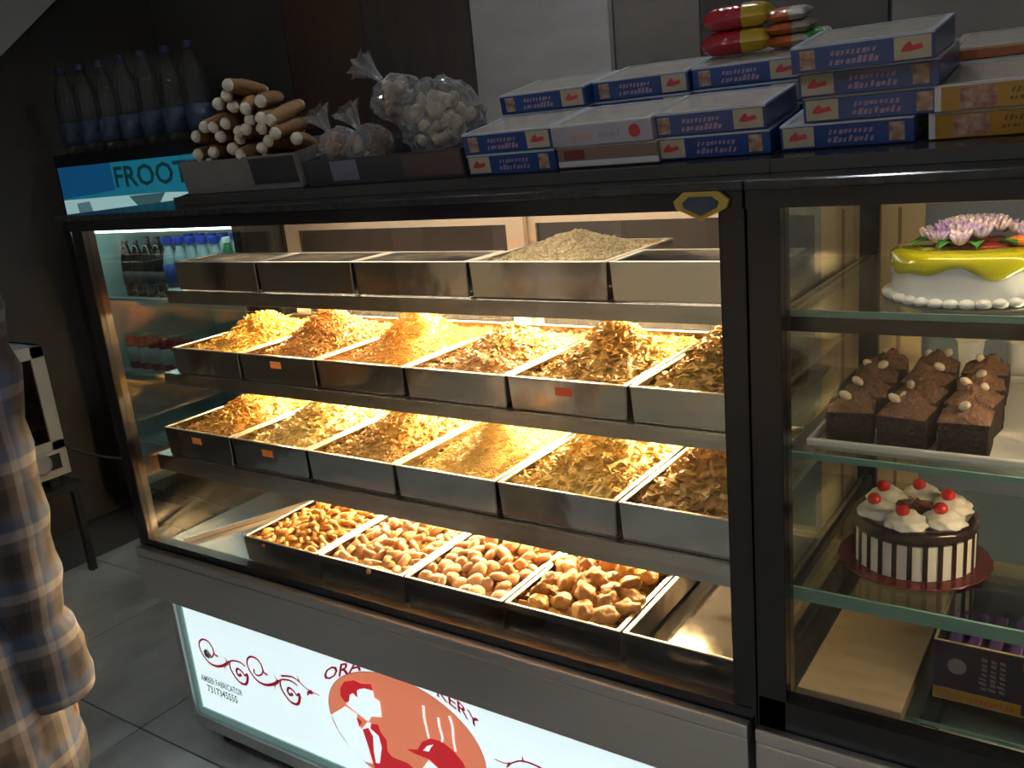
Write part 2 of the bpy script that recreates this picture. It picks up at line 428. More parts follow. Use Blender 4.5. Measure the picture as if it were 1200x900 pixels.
    def ribbon(pts, w0, w1=None):
        """a flat tapering brush line through x-z points"""
        mb = MB(); n = len(pts); L = []; Rr = []
        for i, q in enumerate(pts):
            a = pts[max(i - 1, 0)]; b = pts[min(i + 1, n - 1)]
            dx, dz = b[0] - a[0], b[1] - a[1]; k = math.hypot(dx, dz) or 1
            t_ = i / (n - 1); w = (w0 + ((w1 if w1 is not None else w0) - w0) * t_) / 2
            L.append((q[0] - dz / k * w, y, q[1] + dx / k * w)); Rr.append((q[0] + dz / k * w, y, q[1] - dx / k * w))
        mb.add(L + Rr, [(i, i + 1, n + i + 1, n + i) for i in range(n - 1)])
        return mb
    def smooth(pts, n=6):
        out = []
        for i in range(len(pts) - 1):
            p0, p1, p2, p3 = pts[max(i - 1, 0)], pts[i], pts[i + 1], pts[min(i + 2, len(pts) - 1)]
            for k in range(n):
                t_ = k / n
                out.append(tuple(0.5 * (2 * p1[c] + (p2[c] - p0[c]) * t_ + (2 * p0[c] - 5 * p1[c] + 4 * p2[c] - p3[c]) * t_ ** 2 + (3 * p1[c] - p0[c] - 3 * p2[c] + p3[c]) * t_ ** 3) for c in (0, 1)))
        return out + [pts[-1]]
    LOOP1 = [(-1.858, 0.287), (-1.871, 0.29), (-1.873, 0.298), (-1.876, 0.31), (-1.889, 0.323), (-1.911, 0.323), (-1.927, 0.31), (-1.93, 0.292), (-1.921, 0.273), (-1.901, 0.257), (-1.872, 0.255), (-1.84, 0.267), (-1.822, 0.28), (-1.801, 0.291), (-1.772, 0.295), (-1.753, 0.288)]
    CURL1 = [(-1.872, 0.297), (-1.881, 0.282), (-1.898, 0.274), (-1.909, 0.279), (-1.906, 0.29)]
    LOOP2 = [(-1.814, 0.284), (-1.816, 0.267), (-1.807, 0.249), (-1.789, 0.233), (-1.77, 0.232), (-1.758, 0.242), (-1.751, 0.262), (-1.753, 0.266), (-1.763, 0.258)]
    CURL2 = [(-1.763, 0.258), (-1.77, 0.268), (-1.785, 0.273), (-1.793, 0.263), (-1.788, 0.253), (-1.775, 0.259)]
    def motif(dx, dz=0.0, mirror=None):
        m = MB()
        f = (lambda p: (p[0] + dx, p[1] + dz)) if mirror is None else (lambda p: (2 * mirror - p[0] - dx, p[1] + dz))
        for pts, w0, w1 in ((LOOP1, 0.0062, 0.0050), (LOOP1[7:13], 0.004, 0.0100), (CURL1, 0.005, 0.005), (LOOP2, 0.0065, 0.006), (LOOP2[3:7], 0.006, 0.010), (CURL2, 0.005, 0.009),
                            ([(-1.834, 0.292), (-1.822, 0.281)], 0.001, 0.006), ([(-1.837, 0.268), (-1.839, 0.252)], 0.006, 0.001)):
            q = ribbon([f(p) for p in smooth(pts)], w0, w1); m.add(q.v, q.f)
        return m
    obj('scroll_ornament', motif(0.0), red, sign); obj('scroll_ornament', motif(0.187, 0.001), red, sign)
    def joined(*rs):
        m = MB()
        for q in rs: m.add(q.v, q.f)
        return m
    obj('scroll_tip', joined(ribbon(smooth([(-1.621, 0.300), (-1.594, 0.307), (-1.577, 0.309), (-1.558, 0.303), (-1.532, 0.290), (-1.493, 0.285)]), 0.006, 0.0025), ribbon([(-1.561, 0.317), (-1.557, 0.303)], 0.001, 0.006), ribbon([(-1.536, 0.272), (-1.532, 0.281), (-1.516, 0.287)], 0.004, 0.012)), red, sign)
    obj('scroll_tip', joined(ribbon(smooth([(-0.994, 0.291), (-0.961, 0.292), (-0.926, 0.311), (-0.886, 0.312), (-0.85, 0.30)]), 0.002, 0.006), ribbon([(-0.923, 0.325), (-0.922, 0.309)], 0.001, 0.006), ribbon([(-0.965, 0.281), (-0.955, 0.296)], 0.002, 0.008)), red, sign)
    obj('scroll_ornament', motif(0.0, 0.0, -1.245), red, sign); obj('scroll_ornament', motif(0.187, 0.001, -1.245), red, sign)
    ink = glow('sign_ink', (0.10, 0.12, 0.14), 0.5)
    obj('lettering', text_mb('AMBER FABRICATOR', 0.026, -1.952, y, 0.192, width=0.165), ink, sign)
    obj('lettering', text_mb('7317345555', 0.030, -1.933, y, 0.163, width=0.120), ink, sign)
    # oval baker emblem
    cx, cz, rx, rz = -1.242, 0.262, 0.224, 0.145
    oval = [(cx + rx * math.cos(2 * PI * i / 72), cz + rz * math.sin(2 * PI * i / 72)) for i in range(72)]
    def flat(poly, yy): return MB().add([(a, yy, b) for a, b in poly], [tuple(range(len(poly)))])
    orange = glow('sign_orange', (0.80, 0.24, 0.13), 0.66)
    obj('oval_emblem', flat(oval, y), orange, sign)
    obj('oval_outline', ribbon(oval + oval[:1], 0.0018), ink, sign)
    red2 = glow('emblem_red', (0.62, 0.02, 0.03), 0.62)
    y2 = y - 0.0006; y3 = y - 0.0012; y4 = y - 0.0018
    wt = white
    obj('baker_coat', flat([(-1.463, 0.243), (-1.41, 0.283), (-1.376, 0.273), (-1.376, 0.243), (-1.365, 0.234), (-1.357, 0.201), (-1.348, 0.151), (-1.379, 0.147), (-1.417, 0.170), (-1.446, 0.207)], y2), wt, sign)
    obj('baker_bow', flat([(-1.379, 0.266), (-1.361, 0.258), (-1.374, 0.24)], y3), red2, sign)
    obj('baker_apron', flat([(-1.365, 0.234), (-1.343, 0.259), (-1.313, 0.267), (-1.308, 0.248), (-1.293, 0.233), (-1.296, 0.203), (-1.283, 0.192), (-1.238, 0.193), (-1.223, 0.185), (-1.215, 0.135), (-1.300, 0.130), (-1.344, 0.141), (-1.351, 0.152), (-1.357, 0.201)], y2), red2, sign)
    obj('apron_strap', flat([(-1.368, 0.236), (-1.346, 0.261), (-1.334, 0.264), (-1.339, 0.248), (-1.316, 0.236), (-1.312, 0.207), (-1.326, 0.161), (-1.338, 0.157), (-1.339, 0.187), (-1.334, 0.229), (-1.345, 0.248)], y3), wt, sign)
    obj('baker_face', flat([(-1.407, 0.291), (-1.394, 0.301), (-1.388, 0.32), (-1.377, 0.328), (-1.364, 0.32), (-1.363, 0.338), (-1.356, 0.344), (-1.338, 0.352), (-1.312, 0.353), (-1.312, 0.336), (-1.296, 0.331), (-1.297, 0.291), (-1.33, 0.282), (-1.342, 0.264), (-1.367, 0.274)], y3), wt, sign)
    obj('baker_hair', flat([(-1.416, 0.329), (-1.399, 0.351), (-1.367, 0.364), (-1.344, 0.362), (-1.314, 0.37), (-1.311, 0.354), (-1.338, 0.352), (-1.356, 0.344), (-1.363, 0.338), (-1.364, 0.32), (-1.377, 0.328), (-1.388, 0.32), (-1.394, 0.301), (-1.407, 0.295), (-1.419, 0.308)], y4), red2, sign)
    obj('chef_cap', flat([(-1.235, 0.23), (-1.203, 0.24), (-1.186, 0.266), (-1.159, 0.283), (-1.128, 0.286), (-1.099, 0.272), (-1.077, 0.252), (-1.066, 0.215), (-1.075, 0.185), (-1.12, 0.195), (-1.149, 0.213), (-1.173, 0.226), (-1.216, 0.226)], y2), red2, sign)
    obj('cap_shine', flat([(-1.186, 0.244), (-1.173, 0.26), (-1.154, 0.27), (-1.163, 0.259), (-1.17, 0.247)], y3), wt, sign)
    obj('cap_face', flat([(-1.199, 0.190), (-1.174, 0.224), (-1.150, 0.211), (-1.125, 0.195), (-1.125, 0.150), (-1.18, 0.145)], y3), wt, sign)
    for pts in ([(-1.168, 0.361), (-1.17, 0.333), (-1.168, 0.31), (-1.165, 0.282)], [(-1.13, 0.344), (-1.13, 0.322), (-1.126, 0.3), (-1.129, 0.285)], [(-1.099, 0.358), (-1.094, 0.334), (-1.096, 0.301), (-1.094, 0.274)]):
        q = ribbon(smooth(pts), 0.0065, 0.005); q.v = [(a, y3, c) for a, _, c in q.v]
        obj('steam_line', q, wt, sign)
    obj('lettering', text_mb('ORA', 0.042, -1.464, y3, 0.335, width=0.125, shear=0.3, curve=lambda f, px, pz: (px, min(pz + 0.062 * f, 0.435 - 0.335))), red, sign)
    obj('lettering', text_mb('KERY', 0.038, -1.125, y3, 0.398, width=0.105, curve=lambda f, px, pz: (px, min(pz - 0.052 * f * (0.5 + 0.5 * f), 0.435 - 0.398))), red, sign)
    # chrome stud on the panel
    obj('stud', MB().tube([(-1.898, y, 0.286), (-1.898, y - 0.004, 0.286), (-1.898, y - 0.007, 0.286)], [0.013, 0.013, 0.007], 14), P('chrome', (0.6, 0.6, 0.6), 0.1, 1.0), sign)
    return t
COUNTER = build_counter()

# ------------------------------------------------------------------ cake case beside it
CX0, CX1 = -0.436, 0.47
def build_cake_case():
    t = thing('cake_case', 'black framed glass cake case with glass shelves beside the snack counter', 'display case', (0.02, 0.31, 0))
    obj('base_cabinet', MB().box(CX0 + 0.0, CX1, -0.03, 0.65, 0.05, 0.5505), STEEL_BRUSHED, t, bevel=0.004)
    for x in (-0.38, 0.42):
        for y in (0.03, 0.56):
            obj('foot', MB().cyl((x, y, 0), (x, y, 0.05), 0.022, 0.026, 14), BLACK_MATTE, t)
    obj('base_lip', MB().box(CX0, CX1, -0.03, -0.013, 0.551, 0.574), STEEL_BRUSHED, t, bevel=0.003)
    obj('sill_channel', MB().box(CX0, CX1, -0.012, 0.02, 0.551, 0.624), BLACK, t)
    obj('case_floor', MB().box(-0.43, 0.465, 0.021, 0.62, 0.551, 0.562), P('floor_liner', (0.42, 0.38, 0.33), 0.5), t)
    for (a, b, c, d) in [(CX0, -0.391, -0.012, 0.03), (0.425, CX1, -0.012, 0.03), (CX0, -0.400, 0.585, 0.635), (0.430, CX1, 0.585, 0.635)]:
        obj('post', MB().box(a, b, c, d, 0.551, 1.374), BLACK, t, bevel=0.002)
    obj('top_frame', frame_bars(MB(), [(CX0, CX1, -0.014, 0.03, 1.372, 1.396), (CX0, -0.40, 0.03, 0.64, 1.372, 1.396), (0.43, CX1, 0.03, 0.64, 1.372, 1.396), (-0.40, 0.43, 0.59, 0.64, 1.36, 1.396)]), BLACK, t)
    obj('counter_top', MB().box(CX0 - 0.001, CX1 + 0.02, -0.018, 0.66, 1.396, TOPZ), BLACK_TOP, t, bevel=0.003)
    obj('front_glass', MB().box(-0.391, 0.425, 0.004, 0.010, 0.622, 1.374), GLASS, t)
    obj('side_glass', MB().box(-0.424, -0.418, 0.03, 0.585, 0.562, 1.374), GLASS_SIDE, t)
    obj('side_glass', MB().box(0.448, 0.454, 0.03, 0.585, 0.562, 1.374), GLASS_SIDE, t)
    for (a, b, y) in [(-0.40, 0.04, 0.600), (0.0, 0.43, 0.622)]:
        d = obj('rear_door', frame_bars(MB(), [(a, b, y, y + 0.018, 1.305, 1.36), (a, b, y, y + 0.018, 0.572, 0.615), (a, a + 0.075, y, y + 0.018, 0.615, 1.305), (b - 0.05, b, y, y + 0.018, 0.615, 1.305)]), P('tan_aluminium', (0.62, 0.47, 0.30), 0.4, 0.3), t)
        obj('groove_shade', MB().box(a + 0.030, a + 0.036, y - 0.002, y, 0.62, 1.30), P('tan_shadow', (0.24, 0.16, 0.09), 0.6), d)  # raised strip; the groove's shade is put into its darker tan colour
        obj('pane', MB().box(a + 0.075, b - 0.05, y + 0.006, y + 0.011, 0.615, 1.305), P('blue_grey_pane', (0.20, 0.25, 0.36), 0.18), d)
    for z, th, lip in ((1.222, 0.008, 0.022), (1.010, 0.008, 0.0), (0.790, 0.020, 0.0)):
        s = obj('shelf', MB().box(-0.412, 0.44, 0.052, 0.52, z - th, z), GLASS_SHELF, t)
        obj('shelf_edge', MB().box(-0.412, 0.44, 0.047, 0.052, z - max(th, 0.008), z + 0.001), GLASS_EDGE, s)
        if lip: obj('shelf_lip', MB().box(-0.412, 0.44, 0.050, 0.062, z - th - lip, z - th), BLACK, s)
        for x in (-0.416, 0.435):
            obj('bracket', MB().box(x, x + 0.008, 0.08, 0.585, z - th - 0.016, z - th), BLACK_MATTE, s)
    # lamps in the case
    for (y, z, m) in ((0.046, 1.385, CAKE_TUBE),):
        l = obj('lamp_tube', MB().cyl((-0.30, y, z), (0.36, y, z), 0.009, n=12), m, t)
        for q in (-0.33, 0.36):
            obj('lamp_holder', MB().box(q, q + 0.03, y - 0.012, y + 0.012, z - 0.010, 1.3955), P('lamp_white', (0.7, 0.7, 0.68), 0.5), l)
    l = obj('lamp_tube', MB().cyl((-0.10, 0.09, 1.196), (0.36, 0.09, 1.196), 0.006, n=12), lamp_mat('under_shelf_tube', (1.0, 0.74, 0.44), 70.0), t)
    l = obj('lamp_tube', MB().cyl((-0.10, 0.09, 0.990), (0.36, 0.09, 0.990), 0.006, n=12), lamp_mat('under_shelf_tube', (1.0, 0.74, 0.44), 70.0), t)
    # air grille at the front of the floor
    g = obj('air_grille', MB().box(-0.225, 0.44, 0.022, 0.05, 0.562, 0.570), BLACK_MATTE, t)
    for k in range(16):
        x = -0.215 + k * 0.040
        obj('slat', MB().box(x, x + 0.024, 0.038, 0.047, 0.5705, 0.606), P('slat_cream', (0.52, 0.46, 0.40), 0.4), g, bevel=0.001)
    return t
CAKE_CASE = build_cake_case()

# ------------------------------------------------------------------ trays
def tray_mesh(w, d, h, name='steel_tray'):
    """a steel tray, local frame: front edge at y=0, left edge at x=0, standing on z=0"""
    t = 0.0018; g = 0.0025; rw = 0.011
    x0, x1 = g, w - g; ins = rw
    pan = MB()
    pan.box(x0 + ins, x1 - ins, ins, d - ins, 0.0006, 0.0024)
    # flared walls: bottom inset, top out to the rim
    def wall(b0, b1, t0, t1):
        nx, ny = (b1[1] - b0[1]), -(b1[0] - b0[0]); k = math.hypot(nx, ny); nx, ny = nx / k * t, ny / k * t
        q = [(*b0, 0.0006), (*b1, 0.0006), (*t1, h - 0.002), (*t0, h - 0.002)]
        q2 = [(a + nx, b + ny, c) for a, b, c in q]
        pan.add(q + q2, [(0, 1, 2, 3), (7, 6, 5, 4), (0, 4, 5, 1), (3, 2, 6, 7), (1, 5, 6, 2), (0, 3, 7, 4)])
    i = 0.006
    B = [(x0 + i, 0.003), (x1 - i, 0.003), (x1 - i, d - i), (x0 + i, d - i)]
    T = [(x0 + 0.003, 0.001), (x1 - 0.003, 0.001), (x1 - 0.003, d - 0.001), (x0 + 0.003, d - 0.001)]
    for k in range(4): wall(B[k], B[(k + 1) % 4], T[k], T[(k + 1) % 4])
    rim = MB()
    rim.box(x0, x1, 0, 0.0045, h - 0.003, h); rim.box(x0, x1, d - 0.006, d, h - 0.003, h)
    rim.box(x0, x0 + rw * 0.8, 0.0045, d - 0.006, h - 0.003, h); rim.box(x1 - rw * 0.8, x1, 0.0045, d - 0.006, h - 0.003, h)
    return pan, rim

ORDN = ['first', 'second', 'third', 'fourth', 'fifth', 'sixth', 'seventh', 'eighth', 'ninth', 'tenth', 'eleventh', 'twelfth']
SHELFN = {1: 'top shelf', 2: 'second shelf', 3: 'third shelf', 0: 'counter floor'}
CONTENT = {
    (1, 3): 'heaped with pale puffed rice',
    (2, 0): 'of thick yellow gram sticks', (2, 1): 'of orange brown lentil mixture', (2, 2): 'of fine orange sev strands',
    (2, 3): 'of small tan fried nuggets', (2, 4): 'of golden flaky mixture', (2, 5): 'of dark olive brown mixture',
    (3, 0): 'of brown yellow fried sticks', (3, 1): 'of pale yellow flakes', (3, 2): 'of brown crumbly mixture',
    (3, 3): 'of pale fine sev', (3, 4): 'of greenish yellow wafers', (3, 5): 'of brown chips',
    (0, 0): 'of curled golden sticks', (0, 1): 'of pale rod biscuits', (0, 2): 'of round pink-tan biscuits', (0, 3): 'of big golden cookies'}
TRAYS = {}
PROTO = {}
def build_trays():
    red = P('sticker_red', (0.55, 0.06, 0.03), 0.5); orange = P('sticker_orange', (0.75, 0.25, 0.05), 0.5)
    for r in (1, 2, 3, 0):
        R = ROWS[r]; w, d, h = R['w'], R['d'], R['rim'] - R['z']
        for k in range(R['n']):
            d = 0.28 if (r, k) == (1, 3) else R['d']
            xs = X0 + (k + (1 if r == 0 else 0)) * w
            c = CONTENT.get((r, k))
            if c: lab = 'steel tray ' + c + ' on the ' + SHELFN[r]
            elif r == 1:
                lab = ['empty steel tray at the fridge end of the top shelf', 'empty steel tray, second on the top shelf from the fridge end', 'empty steel tray just beside the puffed rice tray on the top shelf', '',
                       'empty steel tray against the corner post on the top shelf'][k]
            else: lab = 'empty steel tray beside the big golden cookies on the counter floor'
            t = thing('steel_tray', lab, 'tray', (xs, R['Y'], R['z']), local=True, group='steel trays in the snack counter')
            if (w, d, h) not in PROTO:
                pan, rim = tray_mesh(w, d, h)
                a = obj('pan', pan, STEEL_TRAY, t); b = obj('rim', rim, STEEL_RIM, t, bevel=0.0008)
                PROTO[(w, d, h)] = (a, b)
            else:
                a, b = PROTO[(w, d, h)]
                mesh_copy(a, t); mesh_copy(b, t)
            if (r, k) in ((2, 1), (3, 0), (3, 1), (2, 4)):
                obj('sticker', MB().box(w * 0.42, w * 0.42 + 0.035, -0.0006, 0.0008, h * 0.55, h * 0.55 + 0.016), orange if (r, k) != (2, 4) else red, t)
            TRAYS[(r, k)] = (xs, R['Y'], R['z'], w, d, h)
build_trays()

# ------------------------------------------------------------------ heaps of snacks (too fine to count)
TEMPL = {}
def template(kind):
    if kind in TEMPL: return TEMPL[kind]
    if kind == 'stick':      # bent three-sided rod
        v = []
        for i, (x, zz) in enumerate([(-1, 0.0), (0, 0.28), (1, 0.0)]):
            for k in range(3):
                a = 2 * PI * k / 3; v.append((x, 0.2 * math.cos(a), zz + 0.2 * math.sin(a)))
        f = [(0, 1, 4, 3), (1, 2, 5, 4), (2, 0, 3, 5), (3, 4, 7, 6), (4, 5, 8, 7), (5, 3, 6, 8), (2, 1, 0), (6, 7, 8)]
    elif kind == 'flake':    # curled chip with thickness
        top = [(0, 0, 0.0), (1, 0.1, 0.25), (0.35, 0.85, 0.1), (-0.6, 0.7, 0.28), (-1, -0.1, 0.2), (-0.3, -0.9, 0.1), (0.65, -0.7, 0.3)]
        v = top + [(a * 0.9, b * 0.9, c - 0.14) for a, b, c in top]
        f = [(0, i, i % 6 + 1) for i in range(1, 7)] + [(7, 7 + i % 6 + 1, 7 + i) for i in range(1, 7)] + [(i, i + 7, i % 6 + 8, i % 6 + 1) for i in range(1, 7)]
    elif kind == 'thread':   # long thin strand
        v = []
        for i, (x, yy) in enumerate([(-1, 0.12), (-0.3, -0.06), (0.4, 0.08), (1, -0.12)]):
            for k in range(3):
                a = 2 * PI * k / 3; v.append((x, yy + 0.09 * math.cos(a), 0.09 * math.sin(a)))
        f = [(i * 3 + k, i * 3 + (k + 1) % 3, i * 3 + 3 + (k + 1) % 3, i * 3 + 3 + k) for i in range(3) for k in range(3)] + [(2, 1, 0), (9, 10, 11)]
    else:                    # grain: rounded nugget
        v = [(0, 0, -0.7), (0, 0, 0.7)] + [(math.cos(PI * k / 3), 0.85 * math.sin(PI * k / 3), 0.18 * (-1) ** k) for k in range(6)]
        f = [(1, 2 + k, 2 + (k + 1) % 6) for k in range(6)] + [(0, 2 + (k + 1) % 6, 2 + k) for k in range(6)]
    TEMPL[kind] = (np.array(v, float), f)
    return TEMPL[kind]

def height_fn(w, d, fill, peak, px, py, sx, sy, rim_h):
    def hf(x, y):
        e = np.minimum(np.minimum(x, w - x) / (0.22 * w), np.minimum(y, d - y) / (0.14 * d)); e = np.clip(e, 0, 1)
        g = np.exp(-np.abs((x - px * w) / (sx * w)) ** 1.7 - np.abs((y - py * d) / (sy * d)) ** 1.7)
        return fill + 1.15 * peak * g * (0.35 + 0.65 * e)
    return hf

def heap(key, name, label, cat, cols, mix, n, fill=0.68, peak=0.075, px=0.53, py=None, sx=0.35, sy=0.29, seed=1, rough=0.5):
    """mix: list of (template, half length, share)"""
    X, Y, Z, w, d, h = TRAYS[key]
    g = 0.012
    if py is None: py = 0.37 if key[0] == 3 else 0.43
    rng = np.random.default_rng(seed)
    hf0 = height_fn(w - 2 * g, d - 2 * g, h * fill, peak, px, py, sx, sy, h)
    big = sum(a[1] * a[2] for a in mix) / sum(a[2] for a in mix)
    ph = rng.uniform(0, 6.28, 8)
    def hf(x, y):
        wob = 0.35 * big * (np.sin(x * 120 + ph[0]) + np.sin(y * 95 + ph[1]) + np.sin(x * 61 - y * 83 + ph[2])) + 0.06 * peak * (np.sin(x * 37 + ph[3]) + np.sin(y * 33 + ph[4]))
        return hf0(x, y) + wob * 0.7
    N = 44
    gx, gy = np.meshgrid(np.linspace(0, w - 2 * g, N), np.linspace(0, d - 2 * g, N), indexing='ij')
    gz = np.maximum(hf(gx, gy) - 0.55 * big, 0.01)
    verts = [np.stack([gx.ravel() + g, gy.ravel() + g, gz.ravel()], 1)]
    faces = [(i * N + j, (i + 1) * N + j, (i + 1) * N + j + 1, i * N + j + 1) for i in range(N - 1) for j in range(N - 1)]
    tones = [rng.uniform(0.1, 0.7, N * N)]
    # closing skirt and underside
    zb = np.full(N * N, 0.004)
    verts.append(np.stack([gx.ravel() + g, gy.ravel() + g, zb], 1)); tones.append(np.full(N * N, 0.2))
    o2 = N * N
    border = [i * N for i in range(N)] + [(N - 1) * N + j for j in range(1, N)] + [i * N + N - 1 for i in range(N - 2, -1, -1)] + [j for j in range(N - 2, 0, -1)]
    faces += [(border[i], border[(i + 1) % len(border)], border[(i + 1) % len(border)] + o2, border[i] + o2) for i in range(len(border))]
    base = 2 * N * N
    tot = sum(a[2] for a in mix)
    for kind, L, share in mix:
        tv, tf = template(kind); m = int(n * share / tot)
        x = rng.uniform(0, w - 2 * g, m); y = rng.uniform(0, d - 2 * g, m)
        z = hf(x, y) + rng.uniform(-0.25, 0.45, m) * L * 0.5
        yaw = rng.uniform(0, 2 * PI, m); tx = rng.normal(0, 0.45, m); ty = rng.normal(0, 0.45, m); s = L * rng.uniform(0.65, 1.25, m)
        cz, sz = np.cos(yaw), np.sin(yaw); cx, sx_ = np.cos(tx), np.sin(tx); cy, sy_ = np.cos(ty), np.sin(ty)
        Rz = np.zeros((m, 3, 3)); Rz[:, 0, 0] = cz; Rz[:, 0, 1] = -sz; Rz[:, 1, 0] = sz; Rz[:, 1, 1] = cz; Rz[:, 2, 2] = 1
        Rx = np.zeros((m, 3, 3)); Rx[:, 0, 0] = 1; Rx[:, 1, 1] = cx; Rx[:, 1, 2] = -sx_; Rx[:, 2, 1] = sx_; Rx[:, 2, 2] = cx
        Ry = np.zeros((m, 3, 3)); Ry[:, 1, 1] = 1; Ry[:, 0, 0] = cy; Ry[:, 0, 2] = sy_; Ry[:, 2, 0] = -sy_; Ry[:, 2, 2] = cy
        Rm = Rx @ Ry @ Rz
        pv = np.einsum('mij,kj->mki', Rm, tv) * s[:, None, None] + np.stack([x + g, y + g, z], 1)[:, None, :]
        k = len(tv)
        verts.append(pv.reshape(-1, 3)); tones.append(np.repeat(rng.uniform(0, 1, m), k))
        for i in range(m):
            b = base + i * k
            for q in tf: faces.append(tuple(a + b for a in q))
        base += m * k
    V = np.concatenate(verts); T = np.concatenate(tones)
    V[:, 0] = np.clip(V[:, 0], 0.008, w - 0.008); V[:, 1] = np.clip(V[:, 1], 0.006, d - 0.006)
    me = bpy.data.meshes.new(name); me.from_pydata(V.tolist(), [], faces); me.update()
    at = me.attributes.new('tone', 'FLOAT', 'POINT'); at.data.foreach_set('value', T.astype(np.float32))
    me.materials.append(tone_mat(name + '_colour', cols, rough))
    o = bpy.data.objects.new(name, me); COL.objects.link(o); o.location = (X, Y, Z + 0.0005)
    o['label'] = label; o['category'] = cat; o['kind'] = 'stuff'
    return o

def build_heaps():
    A = 'snack heap'
    heap((1, 3), 'puffed_rice', 'pale puffed rice heaped in a top shelf tray', A, [(0.62, 0.50, 0.30), (0.80, 0.68, 0.45), (0.88, 0.80, 0.60)], [('grain', 0.005, 1)], 2000, fill=0.80, peak=0.040, py=0.5, sy=0.42, sx=0.36, seed=2)
    heap((2, 0), 'gram_sticks', 'thick yellow gram sticks heaped nearest the fridge on the second shelf', A, [(0.45, 0.22, 0.03), (0.75, 0.44, 0.07), (0.85, 0.56, 0.12)], [('stick', 0.010, 1)], 2000, peak=0.060, seed=3)
    heap((2, 1), 'lentil_mixture', 'orange brown lentil mixture in a tall heap on the second shelf', A, [(0.24, 0.09, 0.02), (0.48, 0.22, 0.05), (0.68, 0.40, 0.11)], [('stick', 0.008, 2), ('grain', 0.005, 2)], 2800, peak=0.085, seed=4)
    heap((2, 2), 'fine_sev', 'fine orange sev strands in a smooth tall heap on the second shelf', A, [(0.42, 0.18, 0.03), (0.62, 0.32, 0.06), (0.78, 0.48, 0.12)], [('thread', 0.009, 3), ('grain', 0.0022, 1)], 4200, peak=0.085, px=0.55, seed=5)
    heap((2, 3), 'fried_nuggets', 'small tan fried nuggets heaped between the fine sev and the golden mixture', A, [(0.30, 0.14, 0.04), (0.55, 0.31, 0.10), (0.70, 0.46, 0.20)], [('grain', 0.0068, 4), ('stick', 0.008, 1)], 1700, peak=0.062, seed=6)
    heap((2, 4), 'golden_mixture', 'golden flaky mixture in a wide heap beside the fried nuggets', A, [(0.26, 0.13, 0.03), (0.52, 0.32, 0.07), (0.74, 0.52, 0.17)], [('flake', 0.0075, 2), ('stick', 0.009, 2)], 1900, peak=0.078, seed=7)
    heap((2, 5), 'olive_mixture', 'dark olive brown mixture beside the corner post on the second shelf', A, [(0.26, 0.15, 0.03), (0.48, 0.30, 0.06), (0.68, 0.46, 0.12)], [('flake', 0.008, 2), ('stick', 0.010, 1)], 1700, peak=0.095, px=0.6, sx=0.5, seed=8)
    heap((3, 0), 'fried_sticks', 'brown yellow fried sticks heaped nearest the fridge on the third shelf', A, [(0.32, 0.15, 0.03), (0.58, 0.32, 0.06), (0.72, 0.46, 0.12)], [('stick', 0.009, 3), ('flake', 0.006, 1)], 2000, peak=0.060, seed=9)
    heap((3, 1), 'pale_flakes', 'pale yellow flakes heaped second from the fridge end on the third shelf', A, [(0.52, 0.35, 0.11), (0.74, 0.55, 0.21), (0.88, 0.74, 0.40)], [('flake', 0.007, 3), ('stick', 0.008, 1)], 2000, peak=0.066, seed=10)
    heap((3, 2), 'crumbly_mixture', 'brown crumbly mixture heaped between pale flakes and fine pale sev', A, [(0.28, 0.14, 0.03), (0.52, 0.31, 0.08), (0.70, 0.50, 0.18)], [('stick', 0.007, 2), ('grain', 0.0045, 1), ('flake', 0.006, 1)], 2600, peak=0.070, seed=11)
    heap((3, 3), 'pale_sev', 'pale fine sev in a low smooth cone on the third shelf', A, [(0.46, 0.28, 0.06), (0.66, 0.46, 0.13), (0.80, 0.62, 0.26)], [('thread', 0.008, 3), ('grain', 0.002, 1)], 4200, peak=0.072, px=0.55, sx=0.29, sy=0.23, seed=12, fill=0.66)
    heap((3, 4), 'yellow_wafers', 'greenish yellow ribbon wafers in a broad heap on the third shelf', A, [(0.60, 0.38, 0.10), (0.80, 0.57, 0.16), (0.90, 0.72, 0.30)], [('flake', 0.0085, 2), ('stick', 0.011, 2)], 1700, peak=0.070, sx=0.44, seed=13)
    heap((3, 5), 'brown_chips', 'brown chips heaped beside the corner post on the third shelf', A, [(0.30, 0.16, 0.05), (0.54, 0.34, 0.11), (0.74, 0.54, 0.24)], [('flake', 0.010, 3), ('stick', 0.011, 1)], 1300, peak=0.085, px=0.6, sx=0.5, seed=14)
build_heaps()

# ------------------------------------------------------------------ biscuits that can be counted
def poisson(rng, w, d, r, tries=4000, n=400):
    pts = []
    for _ in range(tries):
        p = (rng.uniform(0, w), rng.uniform(0, d))
        if all((p[0] - q[0]) ** 2 + (p[1] - q[1]) ** 2 > r * r for q in pts):
            pts.append(p)
            if len(pts) >= n: break
    return pts

